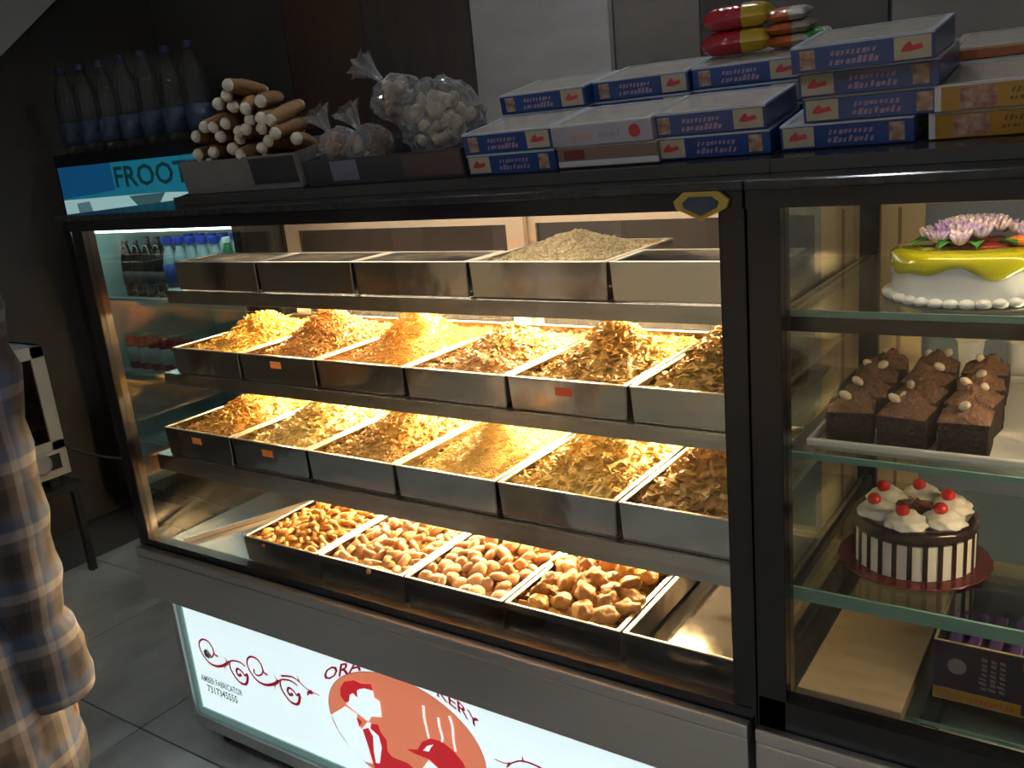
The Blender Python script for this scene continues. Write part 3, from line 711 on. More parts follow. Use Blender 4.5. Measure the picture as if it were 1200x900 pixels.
def biscuit_tray(key, bed_name, bed_label, name, label, group, protos, mat, r, cols, peak, seed, up, tilt, bedsize, n=300, layers=((0.0, 0.0),)):
    rng = random.Random(seed)
    X, Y, Z, w, d, h = TRAYS[key]; g = 0.016
    heap(key, bed_name, bed_label, 'biscuit bed', cols, [('grain', bedsize, 1)], 500, fill=0.62, peak=peak, px=0.5, py=0.55, sx=0.5, sy=0.42, seed=seed)
    hf = height_fn(w - 0.024, d - 0.024, h * 0.62, peak, 0.5, 0.55, 0.5, 0.42, h)
    first = True
    for lay, (dz, shrink) in enumerate(layers):
        g = max(0.016, r * 0.78); ww, dd = w - 2 * g, d - 2 * g
        pts = poisson(rng, ww, dd, r, n=n)
        for (x, y) in pts:
            if shrink and math.hypot((x / ww - 0.5) * 1.2, y / dd - 0.55) > shrink: continue
            z = float(hf(np.array(x + 0.004), np.array(y + 0.004))) + up + dz
            pm = rng.choice(protos)
            o = bpy.data.objects.new(name, pm); COL.objects.link(o)
            o.location = (X + g + x, Y + g + y, Z + z)
            o.rotation_euler = (rng.gauss(0, tilt), rng.gauss(0, tilt), rng.uniform(0, 2 * PI))
            s = rng.uniform(0.88, 1.12); o.scale = (s, s * rng.uniform(0.92, 1.08), s)
            o['label'] = label; o['category'] = 'biscuit'; o['group'] = group

def proto_mesh(name, mb, mat):
    me = bpy.data.meshes.new(name); me.from_pydata(mb.v, [], mb.f); me.update()
    me.polygons.foreach_set('use_smooth', [True] * len(me.polygons)); me.materials.append(mat)
    return me

def build_biscuits():
    rng = random.Random(7)
    gold = obj_tone_mat('golden_crust', (0.28, 0.11, 0.018), (0.60, 0.31, 0.07), 0.5, 0.5, 160)
    m = []
    for k in range(3):
        c = [(-0.017, 0, -0.002 + k * 0.001), (-0.008, 0.004, 0.003), (0.002, 0.005, 0.005), (0.011, 0.001, 0.003), (0.018, -0.005, -0.002)]
        m.append(proto_mesh('curled_stick', MB().tube(c, [0.004, 0.0065, 0.007, 0.0066, 0.004], 7), gold))
    biscuit_tray((0, 0), 'curled_stick_bed', 'bed of golden crumbs under the curled sticks', 'curled_stick', 'small curled golden stick in the tray next to the empty steel floor', 'curled golden sticks', m, gold, 0.0185, [(0.3, 0.13, 0.02), (0.6, 0.32, 0.08)], 0.030, 21, 0.004, 0.5, 0.008)
    pale = obj_tone_mat('pale_crust', (0.40, 0.19, 0.08), (0.66, 0.40, 0.21), 0.5, 0.35, 120)
    m = []
    for k in range(3):
        L = 0.019 + 0.003 * k
        m.append(proto_mesh('rod_biscuit', MB().tube([(-L, 0, 0), (-L * 0.93, 0, 0), (0, 0.001, 0.001), (L * 0.93, 0, 0), (L, 0, 0)], [0.005, 0.0085, 0.0092, 0.0085, 0.005], 9), pale))
    biscuit_tray((0, 1), 'rod_biscuit_bed', 'bed of pale crumbs under the rod biscuits', 'rod_biscuit', 'short pale rod biscuit between the curled sticks and the round biscuits', 'pale rod biscuits', m, pale, 0.0215, [(0.45, 0.24, 0.1), (0.7, 0.45, 0.24)], 0.032, 22, 0.006, 0.4, 0.010)
    tan = obj_tone_mat('round_crust', (0.40, 0.18, 0.08), (0.66, 0.39, 0.21), 0.5, 0.4, 140)
    m = []
    for k in range(3):
        r = 0.018 + 0.0012 * k
        mb = MB().lathe([(0.006, -0.0075), (r * 0.86, -0.0070), (r, -0.002), (r * 0.95, 0.0035), (r * 0.7, 0.0075), (0.007, 0.0095)], (0, 0, 0), 14, wob=lambda t, j, k=k: 1 + 0.05 * math.sin(3 * t + k + j))
        m.append(proto_mesh('round_biscuit', mb, tan))
    biscuit_tray((0, 2), 'round_biscuit_bed', 'bed of tan crumbs under the round biscuits', 'round_biscuit', 'round domed tan biscuit beside the big golden cookies', 'round domed biscuits', m, tan, 0.0265, [(0.42, 0.2, 0.09), (0.66, 0.4, 0.2)], 0.034, 23, 0.010, 0.45, 0.012)
    big = obj_tone_mat('cookie_crust', (0.26, 0.10, 0.018), (0.56, 0.29, 0.065), 0.5, 0.8, 90, vscale=55)
    m = []
    for k in range(4):
        mb = MB().blob((0, 0, 0), 0.027 + 0.002 * k, 0.022, 0.0155, 16, 11, 0.0, rng)
        mb.v = [(a * w_, b * w_, c * w_) for (a, b, c) in mb.v for w_ in [1 + 0.13 * math.sin(a * 190 + k * 2) * math.cos(b * 210 + k) + 0.09 * math.sin(c * 330 + a * 150 + k * 3) + 0.04 * math.sin(a * 520) * math.sin(b * 480)]]
        m.append(proto_mesh('golden_cookie', mb, big))
    biscuit_tray((0, 3), 'golden_cookie_bed', 'bed of dark golden crumbs under the big cookies', 'golden_cookie', 'big rough golden cookie in the tray next to the empty one', 'big golden cookies', m, big, 0.036, [(0.28, 0.12, 0.02), (0.5, 0.26, 0.06)], 0.036, 24, 0.013, 0.4, 0.016)
build_biscuits()

# ------------------------------------------------------------------ goods on the counter top
SL = 0.185                       # the display board on the counter top rises towards the back
TILT = math.atan(SL)
BF = 0.095                       # front edge of the board
def board_z(y): return TOPZ + 0.0006 + SL * y

def on_board(x, y, lift=0.0):
    """a point on the board, lifted along the board's own normal"""
    return (x, y - math.sin(TILT) * lift, board_z(y) + math.cos(TILT) * lift)

def build_boards():
    for a, b, lab in ((-1.80, -0.4385, 'black sloping display board on top of the snack counter'), (-0.437, 0.48, 'black sloping display board on top of the cake case')):
        t = thing('display_board', lab, 'display board', ((a + b) / 2, 0.35, TOPZ))
        obj('board', MB().prism_x([(BF, TOPZ + 0.0004), (0.62, TOPZ + 0.0004), (0.62, board_z(0.62) - 0.0006), (BF, board_z(BF) - 0.0006)], a, b), BLACK_TOP, t, bevel=0.001)
        obj('front_trim', MB().box(a, b, BF - 0.003, BF - 0.0002, TOPZ + 0.0006, board_z(BF) + 0.001), P('board_trim', (0.05, 0.045, 0.042), 0.4), t)
build_boards()

BW, BD, BH = 0.180, 0.145, 0.0345
def sweet_box(style, w=BW, d=BD, h=BH, seed=1):
    """sweets carton with clear window lid; local frame: front left bottom corner at origin"""
    t = thing('sweets_box', 'box', 'box', local=True)
    rng = random.Random(seed)
    cream = P('box_cream', (0.44, 0.40, 0.29), 0.5); redm = P('box_red', (0.50, 0.045, 0.06), 0.45)
    pink = P('box_pink', (0.34, 0.23, 0.34), 0.5); brown = P('box_picture', (0.20, 0.09, 0.06), 0.45, var=(0.52, 0.38, 0.28), vscale=90)
    sweet = P('flaky_sweet', (0.66, 0.56, 0.40), 0.6, var=(0.46, 0.38, 0.27), vscale=70, bump=0.4, bscale=90)
    film = glass('clear_film', (0.95, 0.95, 0.96), 1.4, rough=0.22, haze=0.06, gain=0.55)
    cols = {'blue': (0.013, 0.052, 0.215), 'blue_flip': (0.013, 0.052, 0.215), 'white': (0.38, 0.37, 0.46), 'brown': (0.22, 0.15, 0.12), 'yellow': (0.36, 0.19, 0.02), 'orange': (0.36, 0.10, 0.03)}
    body = P('carton_' + style.split('_')[0], cols[style], 0.32, coat=0.4)
    lid = P('lid_white', (0.60, 0.62, 0.64), 0.35) if style in ('yellow', 'white', 'brown') else P('lid_film', (0.46, 0.50, 0.58), 0.3) if 'blue' in style else P('lid_orange', (0.5, 0.36, 0.24), 0.35)
    obj('carton', MB().box(0, w, 0, d, 0, h - 0.003), body, t, bevel=0.001)
    # window frame round the clear lid with the sweet showing
    f = 0.010
    fr = obj('lid_frame', frame_bars(MB(), [(0, w, 0, f * 0.6, h - 0.003, h), (0, w, d - f * 0.6, d, h - 0.003, h), (0, f, f * 0.6, d - f * 0.6, h - 0.003, h), (w - f, w, f * 0.6, d - f * 0.6, h - 0.003, h)]), lid, t)
    sw = MB(); N = 12
    for i in range(N):
        for j in range(8):
            sw.v.append((f + (w - 2 * f) * i / (N - 1), f * 0.6 + (d - 1.2 * f) * j / 7, h - 0.0022 + rng.uniform(0, 0.0012)))
    sw.f = [(i * 8 + j, (i + 1) * 8 + j, (i + 1) * 8 + j + 1, i * 8 + j + 1) for i in range(N - 1) for j in range(7)]
    obj('flaky_sweet', sw, sweet, t, smooth=True)
    obj('window_film', MB().box(f * 0.5, w - f * 0.5, f * 0.3, d - f * 0.3, h - 0.0002, h + 0.0003), film, t)
    y = -0.0006
    def pl(x0, x1, z0, z1, yy=y): return MB().box(x0, x1, yy, yy + 0.0007, z0, z1)
    flip = style == 'blue_flip'
    mir = (lambda a, b: (w - b, w - a)) if flip else (lambda a, b: (a, b))
    if 'blue' in style:
        a, b = mir(0.012, 0.032); obj('picture', pl(a, b, 0.004, h - 0.006), brown, t)
        a, b = mir(w - 0.048, w - 0.004)
        bp = obj('brand_panel', pl(a, b, 0.003, h - 0.004), cream, t)
        m = MB(); cxm = (a + b) / 2
        m.add([(cxm - 0.014, y - 0.0004, 0.013), (cxm - 0.004, y - 0.0004, 0.012), (cxm + 0.013, y - 0.0004, 0.015), (cxm + 0.011, y - 0.0004, 0.021), (cxm, y - 0.0004, 0.019), (cxm - 0.003, y - 0.0004, 0.025), (cxm - 0.010, y - 0.0004, 0.020)], [(0, 1, 2, 3, 4, 5, 6)])
        obj('emblem', m, redm, bp)
        a, b = mir(0.052, 0.112)
        obj('lettering', strokes_mb(rng, a, b, 0.0175, 0.0265, y + 0.0003, 9), pink, t)
        obj('lettering', strokes_mb(rng, a - 0.002, b + 0.002, 0.006, 0.015, y + 0.0003, 9), pink, t)
    elif style == 'yellow':
        wht = P('box_white', (0.62, 0.63, 0.66), 0.35)
        obj('picture', pl(0.030, 0.072, 0.003, h - 0.005), P('box_maroon', (0.24, 0.06, 0.06), 0.45, var=(0.50, 0.36, 0.28), vscale=80), t)
        obj('end_panel', pl(0.0, 0.008, 0.001, h - 0.003), wht, t)
        ink = P('box_ink', (0.14, 0.07, 0.02), 0.5)
        obj('lettering', strokes_mb(rng, 0.088, 0.128, 0.018, 0.025, y + 0.0003, 7), ink, t)
        obj('lettering', strokes_mb(rng, 0.086, 0.132, 0.009, 0.015, y + 0.0003, 8), ink, t)
    elif style == 'white':
        obj('emblem', MB().cyl((w - 0.030, y + 0.0003, h * 0.5), (w - 0.030, y - 0.0004, h * 0.5), 0.010, n=14), redm, t)
        obj('lettering', strokes_mb(rng, 0.035, 0.075, 0.010, 0.021, y + 0.0003, 6), P('box_tan', (0.5, 0.28, 0.2), 0.5), t)
        obj('lettering', strokes_mb(rng, 0.085, 0.125, 0.010, 0.021, y + 0.0003, 6), P('box_grey', (0.3, 0.28, 0.36), 0.5), t)
    elif style == 'brown':
        obj('picture', pl(0.012, 0.05, 0.014, h - 0.006), P('box_darkred', (0.16, 0.03, 0.03), 0.45), t)
        obj('stripe', pl(0.0, w, 0.002, 0.011), P('box_white', (0.62, 0.63, 0.66), 0.35), t)
    return t

def build_boxes():
    protos = {}
    G = 'sweets boxes on the counter top'
    step = BH + 0.0012
    spec = [
        ('blue', -0.985, 0.118, 1, 'blue sweets box, upper of the low pair beside the cellophane bags', 0.0),
        ('blue_flip', -0.983, 0.116, 0, 'blue sweets box, lower of the low pair beside the cellophane bags', 0.0),
        ('white', -0.803, 0.116, 1, 'white and lilac sweets box lying between two pairs of blue boxes', 0.0),
        ('brown', -0.800, 0.120, 0, 'brown and white box underneath the white and lilac sweets box', 0.0),
        ('blue', -0.632, 0.130, 1, 'blue sweets box, upper of the pair beside the white and lilac box', 0.0),
        ('blue_flip', -0.628, 0.130, 0, 'blue sweets box, lower of the pair beside the white and lilac box', 0.0),
        ('blue_flip', -0.437, 0.140, 0, 'blue sweets box at the bottom of the stack of four', 0.0),
        ('blue_flip', -0.402, 0.140, 1, 'blue sweets box, second from the bottom in the stack of four', 0.0),
        ('blue_flip', -0.405, 0.135, 2, 'blue sweets box, third from the bottom in the stack of four', 0.0),
        ('blue', -0.408, 0.120, 3, 'blue sweets box on top of the stack of four', 0.0),
        ('yellow', -0.240, 0.143, 0, 'yellow sweets box at the bottom, beside the stack of four blue boxes', 0.0),
        ('yellow', -0.232, 0.138, 1, 'yellow sweets box lying on another yellow one', 0.0),
        ('orange', -0.245, 0.300, 2, 'orange rimmed sweets box behind the yellow ones', 0.0),
        ('blue', -1.000, 0.272, 2, 'blue sweets box in the rear row behind the low blue pair', 0.0),
        ('blue', -0.818, 0.300, 2, 'blue sweets box in the rear row behind the white and lilac box', 0.0),
        ('blue', -0.635, 0.310, 2, 'blue sweets box in the rear row with red packets on it', 0.0),
    ]
    hidden = [('blue', -1.0, 0.272, 0), ('blue', -1.0, 0.272, 1), ('blue', -0.818, 0.300, 0), ('blue', -0.818, 0.300, 1), ('blue', -0.635, 0.310, 0), ('blue', -0.635, 0.310, 1), ('yellow', -0.245, 0.300, 0), ('yellow', -0.245, 0.300, 1)]
    names = {0: 'bottom', 1: 'middle'}
    back = {-1.0: 'behind the low blue pair', -0.818: 'behind the white and lilac box', -0.635: 'under the red packets', -0.245: 'behind the yellow boxes'}
    for st, x, y, k in hidden:
        spec.append((st, x, y, k, names[k] + ' sweets box of the rear stack ' + back[x], 0.0))
    for i, (st, x, y, k, lab, rz) in enumerate(spec):
        if st not in protos: protos[st] = t = sweet_box(st, seed=5 + len(protos), d=BD, h=BH if st != 'orange' else 0.016)
        else: t = copy_tree(protos[st])
        t.location = on_board(x, y, k * step + 0.0008); t.rotation_euler = (TILT, 0, rz)
        t['label'] = lab; t['category'] = 'box'; t['group'] = G
build_boxes()

def build_packets():
    """pillow packs lying on a rear box"""
    red = P('packet_red', (0.36, 0.012, 0.024), 0.25, coat=0.5, bump=0.3, bscale=60); yel = P('packet_yellow', (0.50, 0.34, 0.03), 0.3)
    ora = P('packet_orange', (0.46, 0.13, 0.04), 0.3, bump=0.3, bscale=60); wht = P('packet_white', (0.42, 0.38, 0.33), 0.4); grn = P('packet_green', (0.05, 0.25, 0.06), 0.4)
    def pillow(w, d, h, x0=0.0, x1=1.0, n=18, m=10):
        mb = MB(); vs = []; 
        for j in range(m + 1):
            v = j / m
            for i in range(n + 1):
                u = x0 + (x1 - x0) * i / n
                e = (max(0, 1 - abs(2 * u - 1) ** 6)) ** 0.5 * (max(0, 1 - abs(2 * v - 1) ** 3)) ** 0.5
                vs.append(((u - 0.5) * w, (v - 0.5) * d, e * h / 2 + 0.0006 * math.sin(u * 55) * e))
        k = len(vs); vs += [(a, b, -c) for a, b, c in vs]
        f = [(j * (n + 1) + i, j * (n + 1) + i + 1, (j + 1) * (n + 1) + i + 1, (j + 1) * (n + 1) + i) for j in range(m) for i in range(n)]
        return mb.add(vs, f + [tuple(k + q for q in reversed(c)) for c in f])
    base = lambda x, y, k: on_board(x, y, 3 * (BH + 0.0012) + 0.001 + k)
    specs = [(-0.585, 0.40, 0.021, 0.115, 0.055, 0.040, red, yel, 'red and yellow snack packet lying under another red one'),
             (-0.580, 0.40, 0.060, 0.110, 0.055, 0.038, red, yel, 'red and yellow snack packet, topmost on the rear blue box'),
             (-0.500, 0.415, 0.011, 0.070, 0.06, 0.020, ora, wht, 'small orange packet at the bottom beside the red packets'),
             (-0.498, 0.415, 0.031, 0.070, 0.06, 0.020, ora, wht, 'small orange packet in the middle beside the red packets'),
             (-0.502, 0.415, 0.051, 0.066, 0.06, 0.020, ora, wht, 'small orange packet on top beside the red packets')]
    for x, y, k, w, d, h, a, b, lab in specs:
        t = thing('snack_packet', lab, 'packet', base(x, y, k), (TILT, 0, 0.05), group='snack packets on the rear boxes', local=True)
        obj('wrapper', pillow(w, d, h, 0.0, 0.60), a, t, smooth=True)
        obj('wrapper_end', pillow(w, d, h, 0.60, 1.0, 8), b, t, smooth=True)
    t = thing('snack_packet', 'small green packet beside the orange ones', 'packet', base(-0.458, 0.42, 0.012), (TILT, 0, 0.3), local=True)
    obj('wrapper', pillow(0.045, 0.05, 0.022, 0.0, 0.7), grn, t, smooth=True); obj('wrapper_end', pillow(0.045, 0.05, 0.022, 0.7, 1.0), wht, t, smooth=True)
build_packets()

def build_cream_rolls():
    tr = thing('carton_tray', 'grey open cardboard tray holding the cream rolls', 'tray', (-1.59, 0.2, board_z(0.2)), (TILT, 0, 0), local=True)
    card = P('grey_card', (0.21, 0.19, 0.185), 0.6, var=(0.17, 0.155, 0.15), vscale=12)
    w, d, h = 0.37, 0.17, 0.070
    obj('bottom', MB().box(-w / 2, w / 2, -d / 2, d / 2, 0.0005, 0.003), card, tr)
    obj('front_side', MB().box(-w / 2, w / 2, -d / 2, -d / 2 + 0.003, 0.003, h), card, tr); obj('rear_side', MB().box(-w / 2, w / 2, d / 2 - 0.003, d / 2, 0.003, h), card, tr)
    obj('end_side', MB().box(-w / 2, -w / 2 + 0.003, -d / 2 + 0.003, d / 2 - 0.003, 0.003, h), card, tr); obj('end_side', MB().box(w / 2 - 0.003, w / 2, -d / 2 + 0.003, d / 2 - 0.003, 0.003, h), card, tr)
    obj('flap', MB().box(w / 2 - 0.14, w / 2 - 0.005, -d / 2 - 0.0012, -d / 2 - 0.0002, 0.012, h - 0.004), P('dark_card', (0.035, 0.035, 0.04), 0.4), tr)
    pastry = obj_tone_mat('roll_pastry', (0.17, 0.075, 0.028), (0.38, 0.22, 0.09), 0.45, 0.5, 60); cream = P('roll_cream', (0.74, 0.70, 0.60), 0.5, bump=0.3, bscale=80)
    first = None; rng = random.Random(11)
    spots = []
    for lev, n in enumerate((9, 8, 7, 6, 4, 2)):
        for i in range(n):
            spots.append((-1.595 + (i - (n - 1) / 2) * 0.0385 + rng.uniform(-0.006, 0.006), 0.045 + lev * 0.0305))
    for i, (x, lift) in enumerate(spots):
        fx, fy, fz = on_board(x, 0.20 + rng.uniform(-0.012, 0.012), lift)
        if first is None:
            first = t = thing('cream_roll', 'x', 'cream roll', local=True)
            mb = MB(); pts = []; rad = []
            for k in range(15):
                u = k / 14; pts.append((0, -0.065 + 0.13 * u, 0)); rad.append((0.0135 + 0.0035 * (1 - abs(2 * u - 1))) * (1.06 if k % 2 else 0.95))
            mb.tube(pts, rad, 12)
            obj('pastry', mb, pastry, t, smooth=True, autosmooth=1.2)
            for sgn in (-1, 1):
                obj('cream', MB().blob((0, sgn * 0.066, 0), 0.0125, 0.010, 0.0125, 12, 8, 0.08, rng), cream, t, smooth=True)
        else: t = copy_tree(first)
        t.location = (fx, fy, fz); t.rotation_euler = (rng.uniform(-0.1, 0.25), 0, 0.35 + rng.uniform(-0.35, 0.35))
        t['label'] = 'brown cream roll with white cream ends in the grey cardboard tray'; t['category'] = 'cream roll'; t['group'] = 'cream rolls in the grey tray'
build_cream_rolls()

def build_bags():
    dk = P('dark_tray', (0.04, 0.04, 0.048), 0.3, coat=0.3)
    tr = thing('plastic_tray', 'dark shallow plastic tray holding the cellophane bags', 'tray', (-1.19, 0.2, board_z(0.2)), (TILT, 0, 0), local=True)
    w, d, h = 0.395, 0.17, 0.050
    obj('bottom', MB().box(-w / 2, w / 2, -d / 2, d / 2, 0.0005, 0.003), dk, tr)
    obj('front_side', MB().box(-w / 2, w / 2, -d / 2, -d / 2 + 0.003, 0.003, h), dk, tr); obj('rear_side', MB().box(-w / 2, w / 2, d / 2 - 0.003, d / 2, 0.003, h), dk, tr)
    obj('end_side', MB().box(-w / 2, -w / 2 + 0.003, -d / 2 + 0.003, d / 2 - 0.003, 0.003, h), dk, tr); obj('end_side', MB().box(w / 2 - 0.003, w / 2, -d / 2 + 0.003, d / 2 - 0.003, 0.003, h), dk, tr)
    obj('paper_label', MB().box(-0.125, -0.055, -d / 2 - 0.0012, -d / 2 - 0.0002, 0.008, 0.046), P('lilac_paper', (0.17, 0.17, 0.22), 0.5), tr)
    obj('paper_label', MB().box(0.06, 0.195, -d / 2 - 0.0012, -d / 2 - 0.0002, 0.006, 0.046), P('brown_paper', (0.09, 0.06, 0.055), 0.5), tr)
    film = glass('cellophane', (0.93, 0.94, 0.96), 1.6, rough=0.10, haze=0.13, hazecol=(0.75, 0.78, 0.85), gain=3.0)
    def bag(name, label, c, rx, ry, rz, cols, seed, n, knot=True, kdir=(-0.5, 0.0, 0.9), size=0.016, kl=0.05):
        rng = random.Random(seed)
        t = thing(name, label, 'bag', on_board(c[0], c[1], c[2]), (TILT, 0, 0), local=True, group='cellophane bags of snacks')
        mb = MB().blob((0, 0, rz), rx, ry, rz, 36, 24, 0.045, rng)
        # crumple
        vs = []
        for (x, y, z) in mb.v:
            k = 1 + 0.05 * math.sin(x * 160 + seed) * math.cos(z * 140) + 0.03 * math.sin(y * 210 + z * 90)
            vs.append((x * k, y * k, max(0.0, rz + (z - rz) * k)))
        mb.v = vs
        obj('film', mb, film, t, smooth=False)
        m2 = obj_tone_mat('bagged_snack_' + str(seed), cols[0], cols[1], 0.6, 0.6, 80)
        for i in range(n):
            a = rng.uniform(0, 2 * PI); q = rng.uniform(0.15, 0.78) ; e = rng.uniform(-0.75, 0.75)
            s = math.sqrt(max(0.05, 1 - e * e))
            p = (rx * q * s * math.cos(a), ry * q * s * math.sin(a), rz * (1 + 0.8 * e))
            b = MB().blob(p, size * rng.uniform(0.8, 1.3), size * rng.uniform(0.7, 1.0), size * 0.7, 8, 6, 0.1, rng, (rng.uniform(0, 3), rng.uniform(0, 3), 0))
            obj('snack_piece', b, m2, t, smooth=True)
        if knot:
            kd = Vector(kdir).normalized(); base = Vector((kdir[0] * rx * 0.8, 0, rz * 1.85))
            nf = 14; pr = MB(); vs = []
            for j in range(7):
                u = j / 6; r = 0.006 + 0.020 * u ** 1.5
                ring = pr.ring(base + kd * kl * u, kd, r, nf)
                vs += [base + kd * kl * u + (v - (base + kd * kl * u)) * (1 + 0.35 * (-1) ** i * u) for i, v in enumerate(ring)]
            pr.add(vs, [(j * nf + i, j * nf + (i + 1) % nf, (j + 1) * nf + (i + 1) % nf, (j + 1) * nf + i) for j in range(6) for i in range(nf)])
            obj('tied_neck', pr, film, t, smooth=True)
    br = ((0.18, 0.075, 0.025), (0.42, 0.22, 0.09)); cr = ((0.45, 0.36, 0.24), (0.72, 0.62, 0.46)); md = ((0.22, 0.13, 0.07), (0.52, 0.42, 0.30))
    bag('snack_bag', 'small clear bag of brown biscuits nearest the cream rolls', (-1.355, 0.195, 0.006), 0.045, 0.05, 0.045, br, 31, 14)
    bag('snack_bag', 'small clear bag of brown biscuits in the middle of the dark tray', (-1.262, 0.185, 0.006), 0.045, 0.05, 0.045, br, 32, 14)
    bag('snack_bag', 'big crumpled clear bag of cream snacks touching the blue boxes', (-1.085, 0.200, 0.006), 0.085, 0.07, 0.078, cr, 33, 34, knot=False)
    bag('snack_bag', 'clear tied bag of mixed snacks lying above the brown biscuits', (-1.195, 0.225, 0.088), 0.058, 0.052, 0.044, md, 34, 20, kdir=(-0.75, 0, 0.6), kl=0.06)
build_bags()

# ------------------------------------------------------------------ cakes and pastries in the cake case
def swirl_mb(c, r, h, seed=0, lobes=7, n=28, m=12):
    """a piped rosette of cream"""
    mb = MB(); vs = []
    for j in range(m + 1):
        u = j / m; rr = r * (math.sin(PI * (0.5 + 0.5 * u)) ** 0.75 if u > 0.02 else 1.0) * (1.0 if u else 0.92)
        for i in range(n):
            t = 2 * PI * i / n
            k = 1 + 0.09 * math.cos(lobes * (t + 1.6 * u) + seed)
            vs.append((c[0] + max(rr, 0.0004) * k * math.cos(t), c[1] + max(rr, 0.0004) * k * math.sin(t), c[2] + h * u + 0.0015 * math.sin(u * 18)))
    return mb.add(vs, [(j * n + i, j * n + (i + 1) % n, (j + 1) * n + (i + 1) % n, (j + 1) * n + i) for j in range(m) for i in range(n)])

def build_black_forest():
    cx, cy, z, r, h = -0.258, 0.213, 0.7915, 0.089, 0.074
    t = thing('striped_cake', 'round cake with chocolate stripes, cream swirls and red cherries', 'cake', (cx, cy, z))
    board = P('maroon_foil', (0.22, 0.035, 0.030), 0.25, 0.5, var=(0.10, 0.02, 0.018), vscale=30)
    cream = P('cake_cream', (0.82, 0.77, 0.68), 0.45, sss=0.05); choc = P('dark_glaze', (0.030, 0.013, 0.009), 0.18, coat=0.4)
    cher = P('cherry_red', (0.62, 0.025, 0.025), 0.18, coat=0.5); shav = P('choc_shaving', (0.15, 0.06, 0.03), 0.5, var=(0.27, 0.13, 0.07), vscale=80)
    obj('cake_board', MB().lathe([(0.112, 0.0), (0.113, 0.0015), (0.112, 0.003), (0.01, 0.0035)], (cx, cy, z), 48, wob=lambda a, j: 1 + 0.008 * math.cos(24 * a)), board, t, smooth=True, autosmooth=0.6)
    z0 = z + 0.0036
    obj('sponge', MB().lathe([(r, 0), (r, h * 0.5), (r, h * 0.95), (r - 0.006, h), (0.01, h)], (cx, cy, z0), 56), cream, t, smooth=True, autosmooth=0.6)
    n = 26
    for k in range(n):
        a = 2 * PI * k / n; mb = MB()
        da = 0.040
        for rr in (r - 0.001, r + 0.0016):
            for zz in (0.001, h - 0.008):
                for s in (-da, da): mb.v.append((cx + rr * math.cos(a + s), cy + rr * math.sin(a + s), z0 + zz))
        mb.f = [(4, 5, 7, 6), (0, 2, 3, 1), (0, 1, 5, 4), (2, 6, 7, 3), (0, 4, 6, 2), (1, 3, 7, 5)]
        obj('chocolate_stripe', mb, choc, t)
    obj('glaze_rim', MB().lathe([(r + 0.0005, h - 0.018), (r + 0.0032, h - 0.011), (r + 0.0028, h - 0.001), (r - 0.002, h + 0.003), (r - 0.014, h + 0.0025), (r - 0.02, h)], (cx, cy, z0), 56, wob=lambda a, j: 1 + (0.004 * math.sin(13 * a) if j == 0 else 0)), choc, t, smooth=True)
    rng = random.Random(5)
    for k in range(6):
        a = 2 * PI * k / 6 + 0.50; q = r * 0.62
        c = (cx + q * math.cos(a), cy + q * math.sin(a), z0 + h)
        s = obj('cream_swirl', swirl_mb(c, 0.0315, 0.028, k), cream, t, smooth=True)
        ca = rng.uniform(0, 6.28)
        obj('cherry', MB().blob((c[0] - 0.004, c[1] - 0.008, c[2] + 0.028), 0.0102, 0.0102, 0.0098, 14, 10), cher, s, smooth=True)
    obj('shavings_mound', MB().lathe([(0.040, 0), (0.034, 0.008), (0.02, 0.013), (0.004, 0.015)], (cx, cy, z0 + h), 20, wob=lambda a, j: 1 + 0.1 * math.sin(5 * a + j)), shav, t, smooth=True)
    mb = MB()
    for k in range(150):
        a = rng.uniform(0, 6.28); q = 0.048 * math.sqrt(rng.random()); p = Vector((cx + q * math.cos(a), cy + q * math.sin(a), z0 + h + 0.016 - 0.25 * q + rng.uniform(-0.002, 0.002)))
        L = rng.uniform(0.003, 0.008); d = Vector((rng.uniform(-1, 1), rng.uniform(-1, 1), rng.uniform(-0.4, 0.4))).normalized() * L
        mb.tube([p - d, p + Vector((0, 0, 0.001)), p + d], [0.0006, 0.0013, 0.0006], 4)
    obj('chocolate_shavings', mb, shav, t, kind='stuff')
build_black_forest()

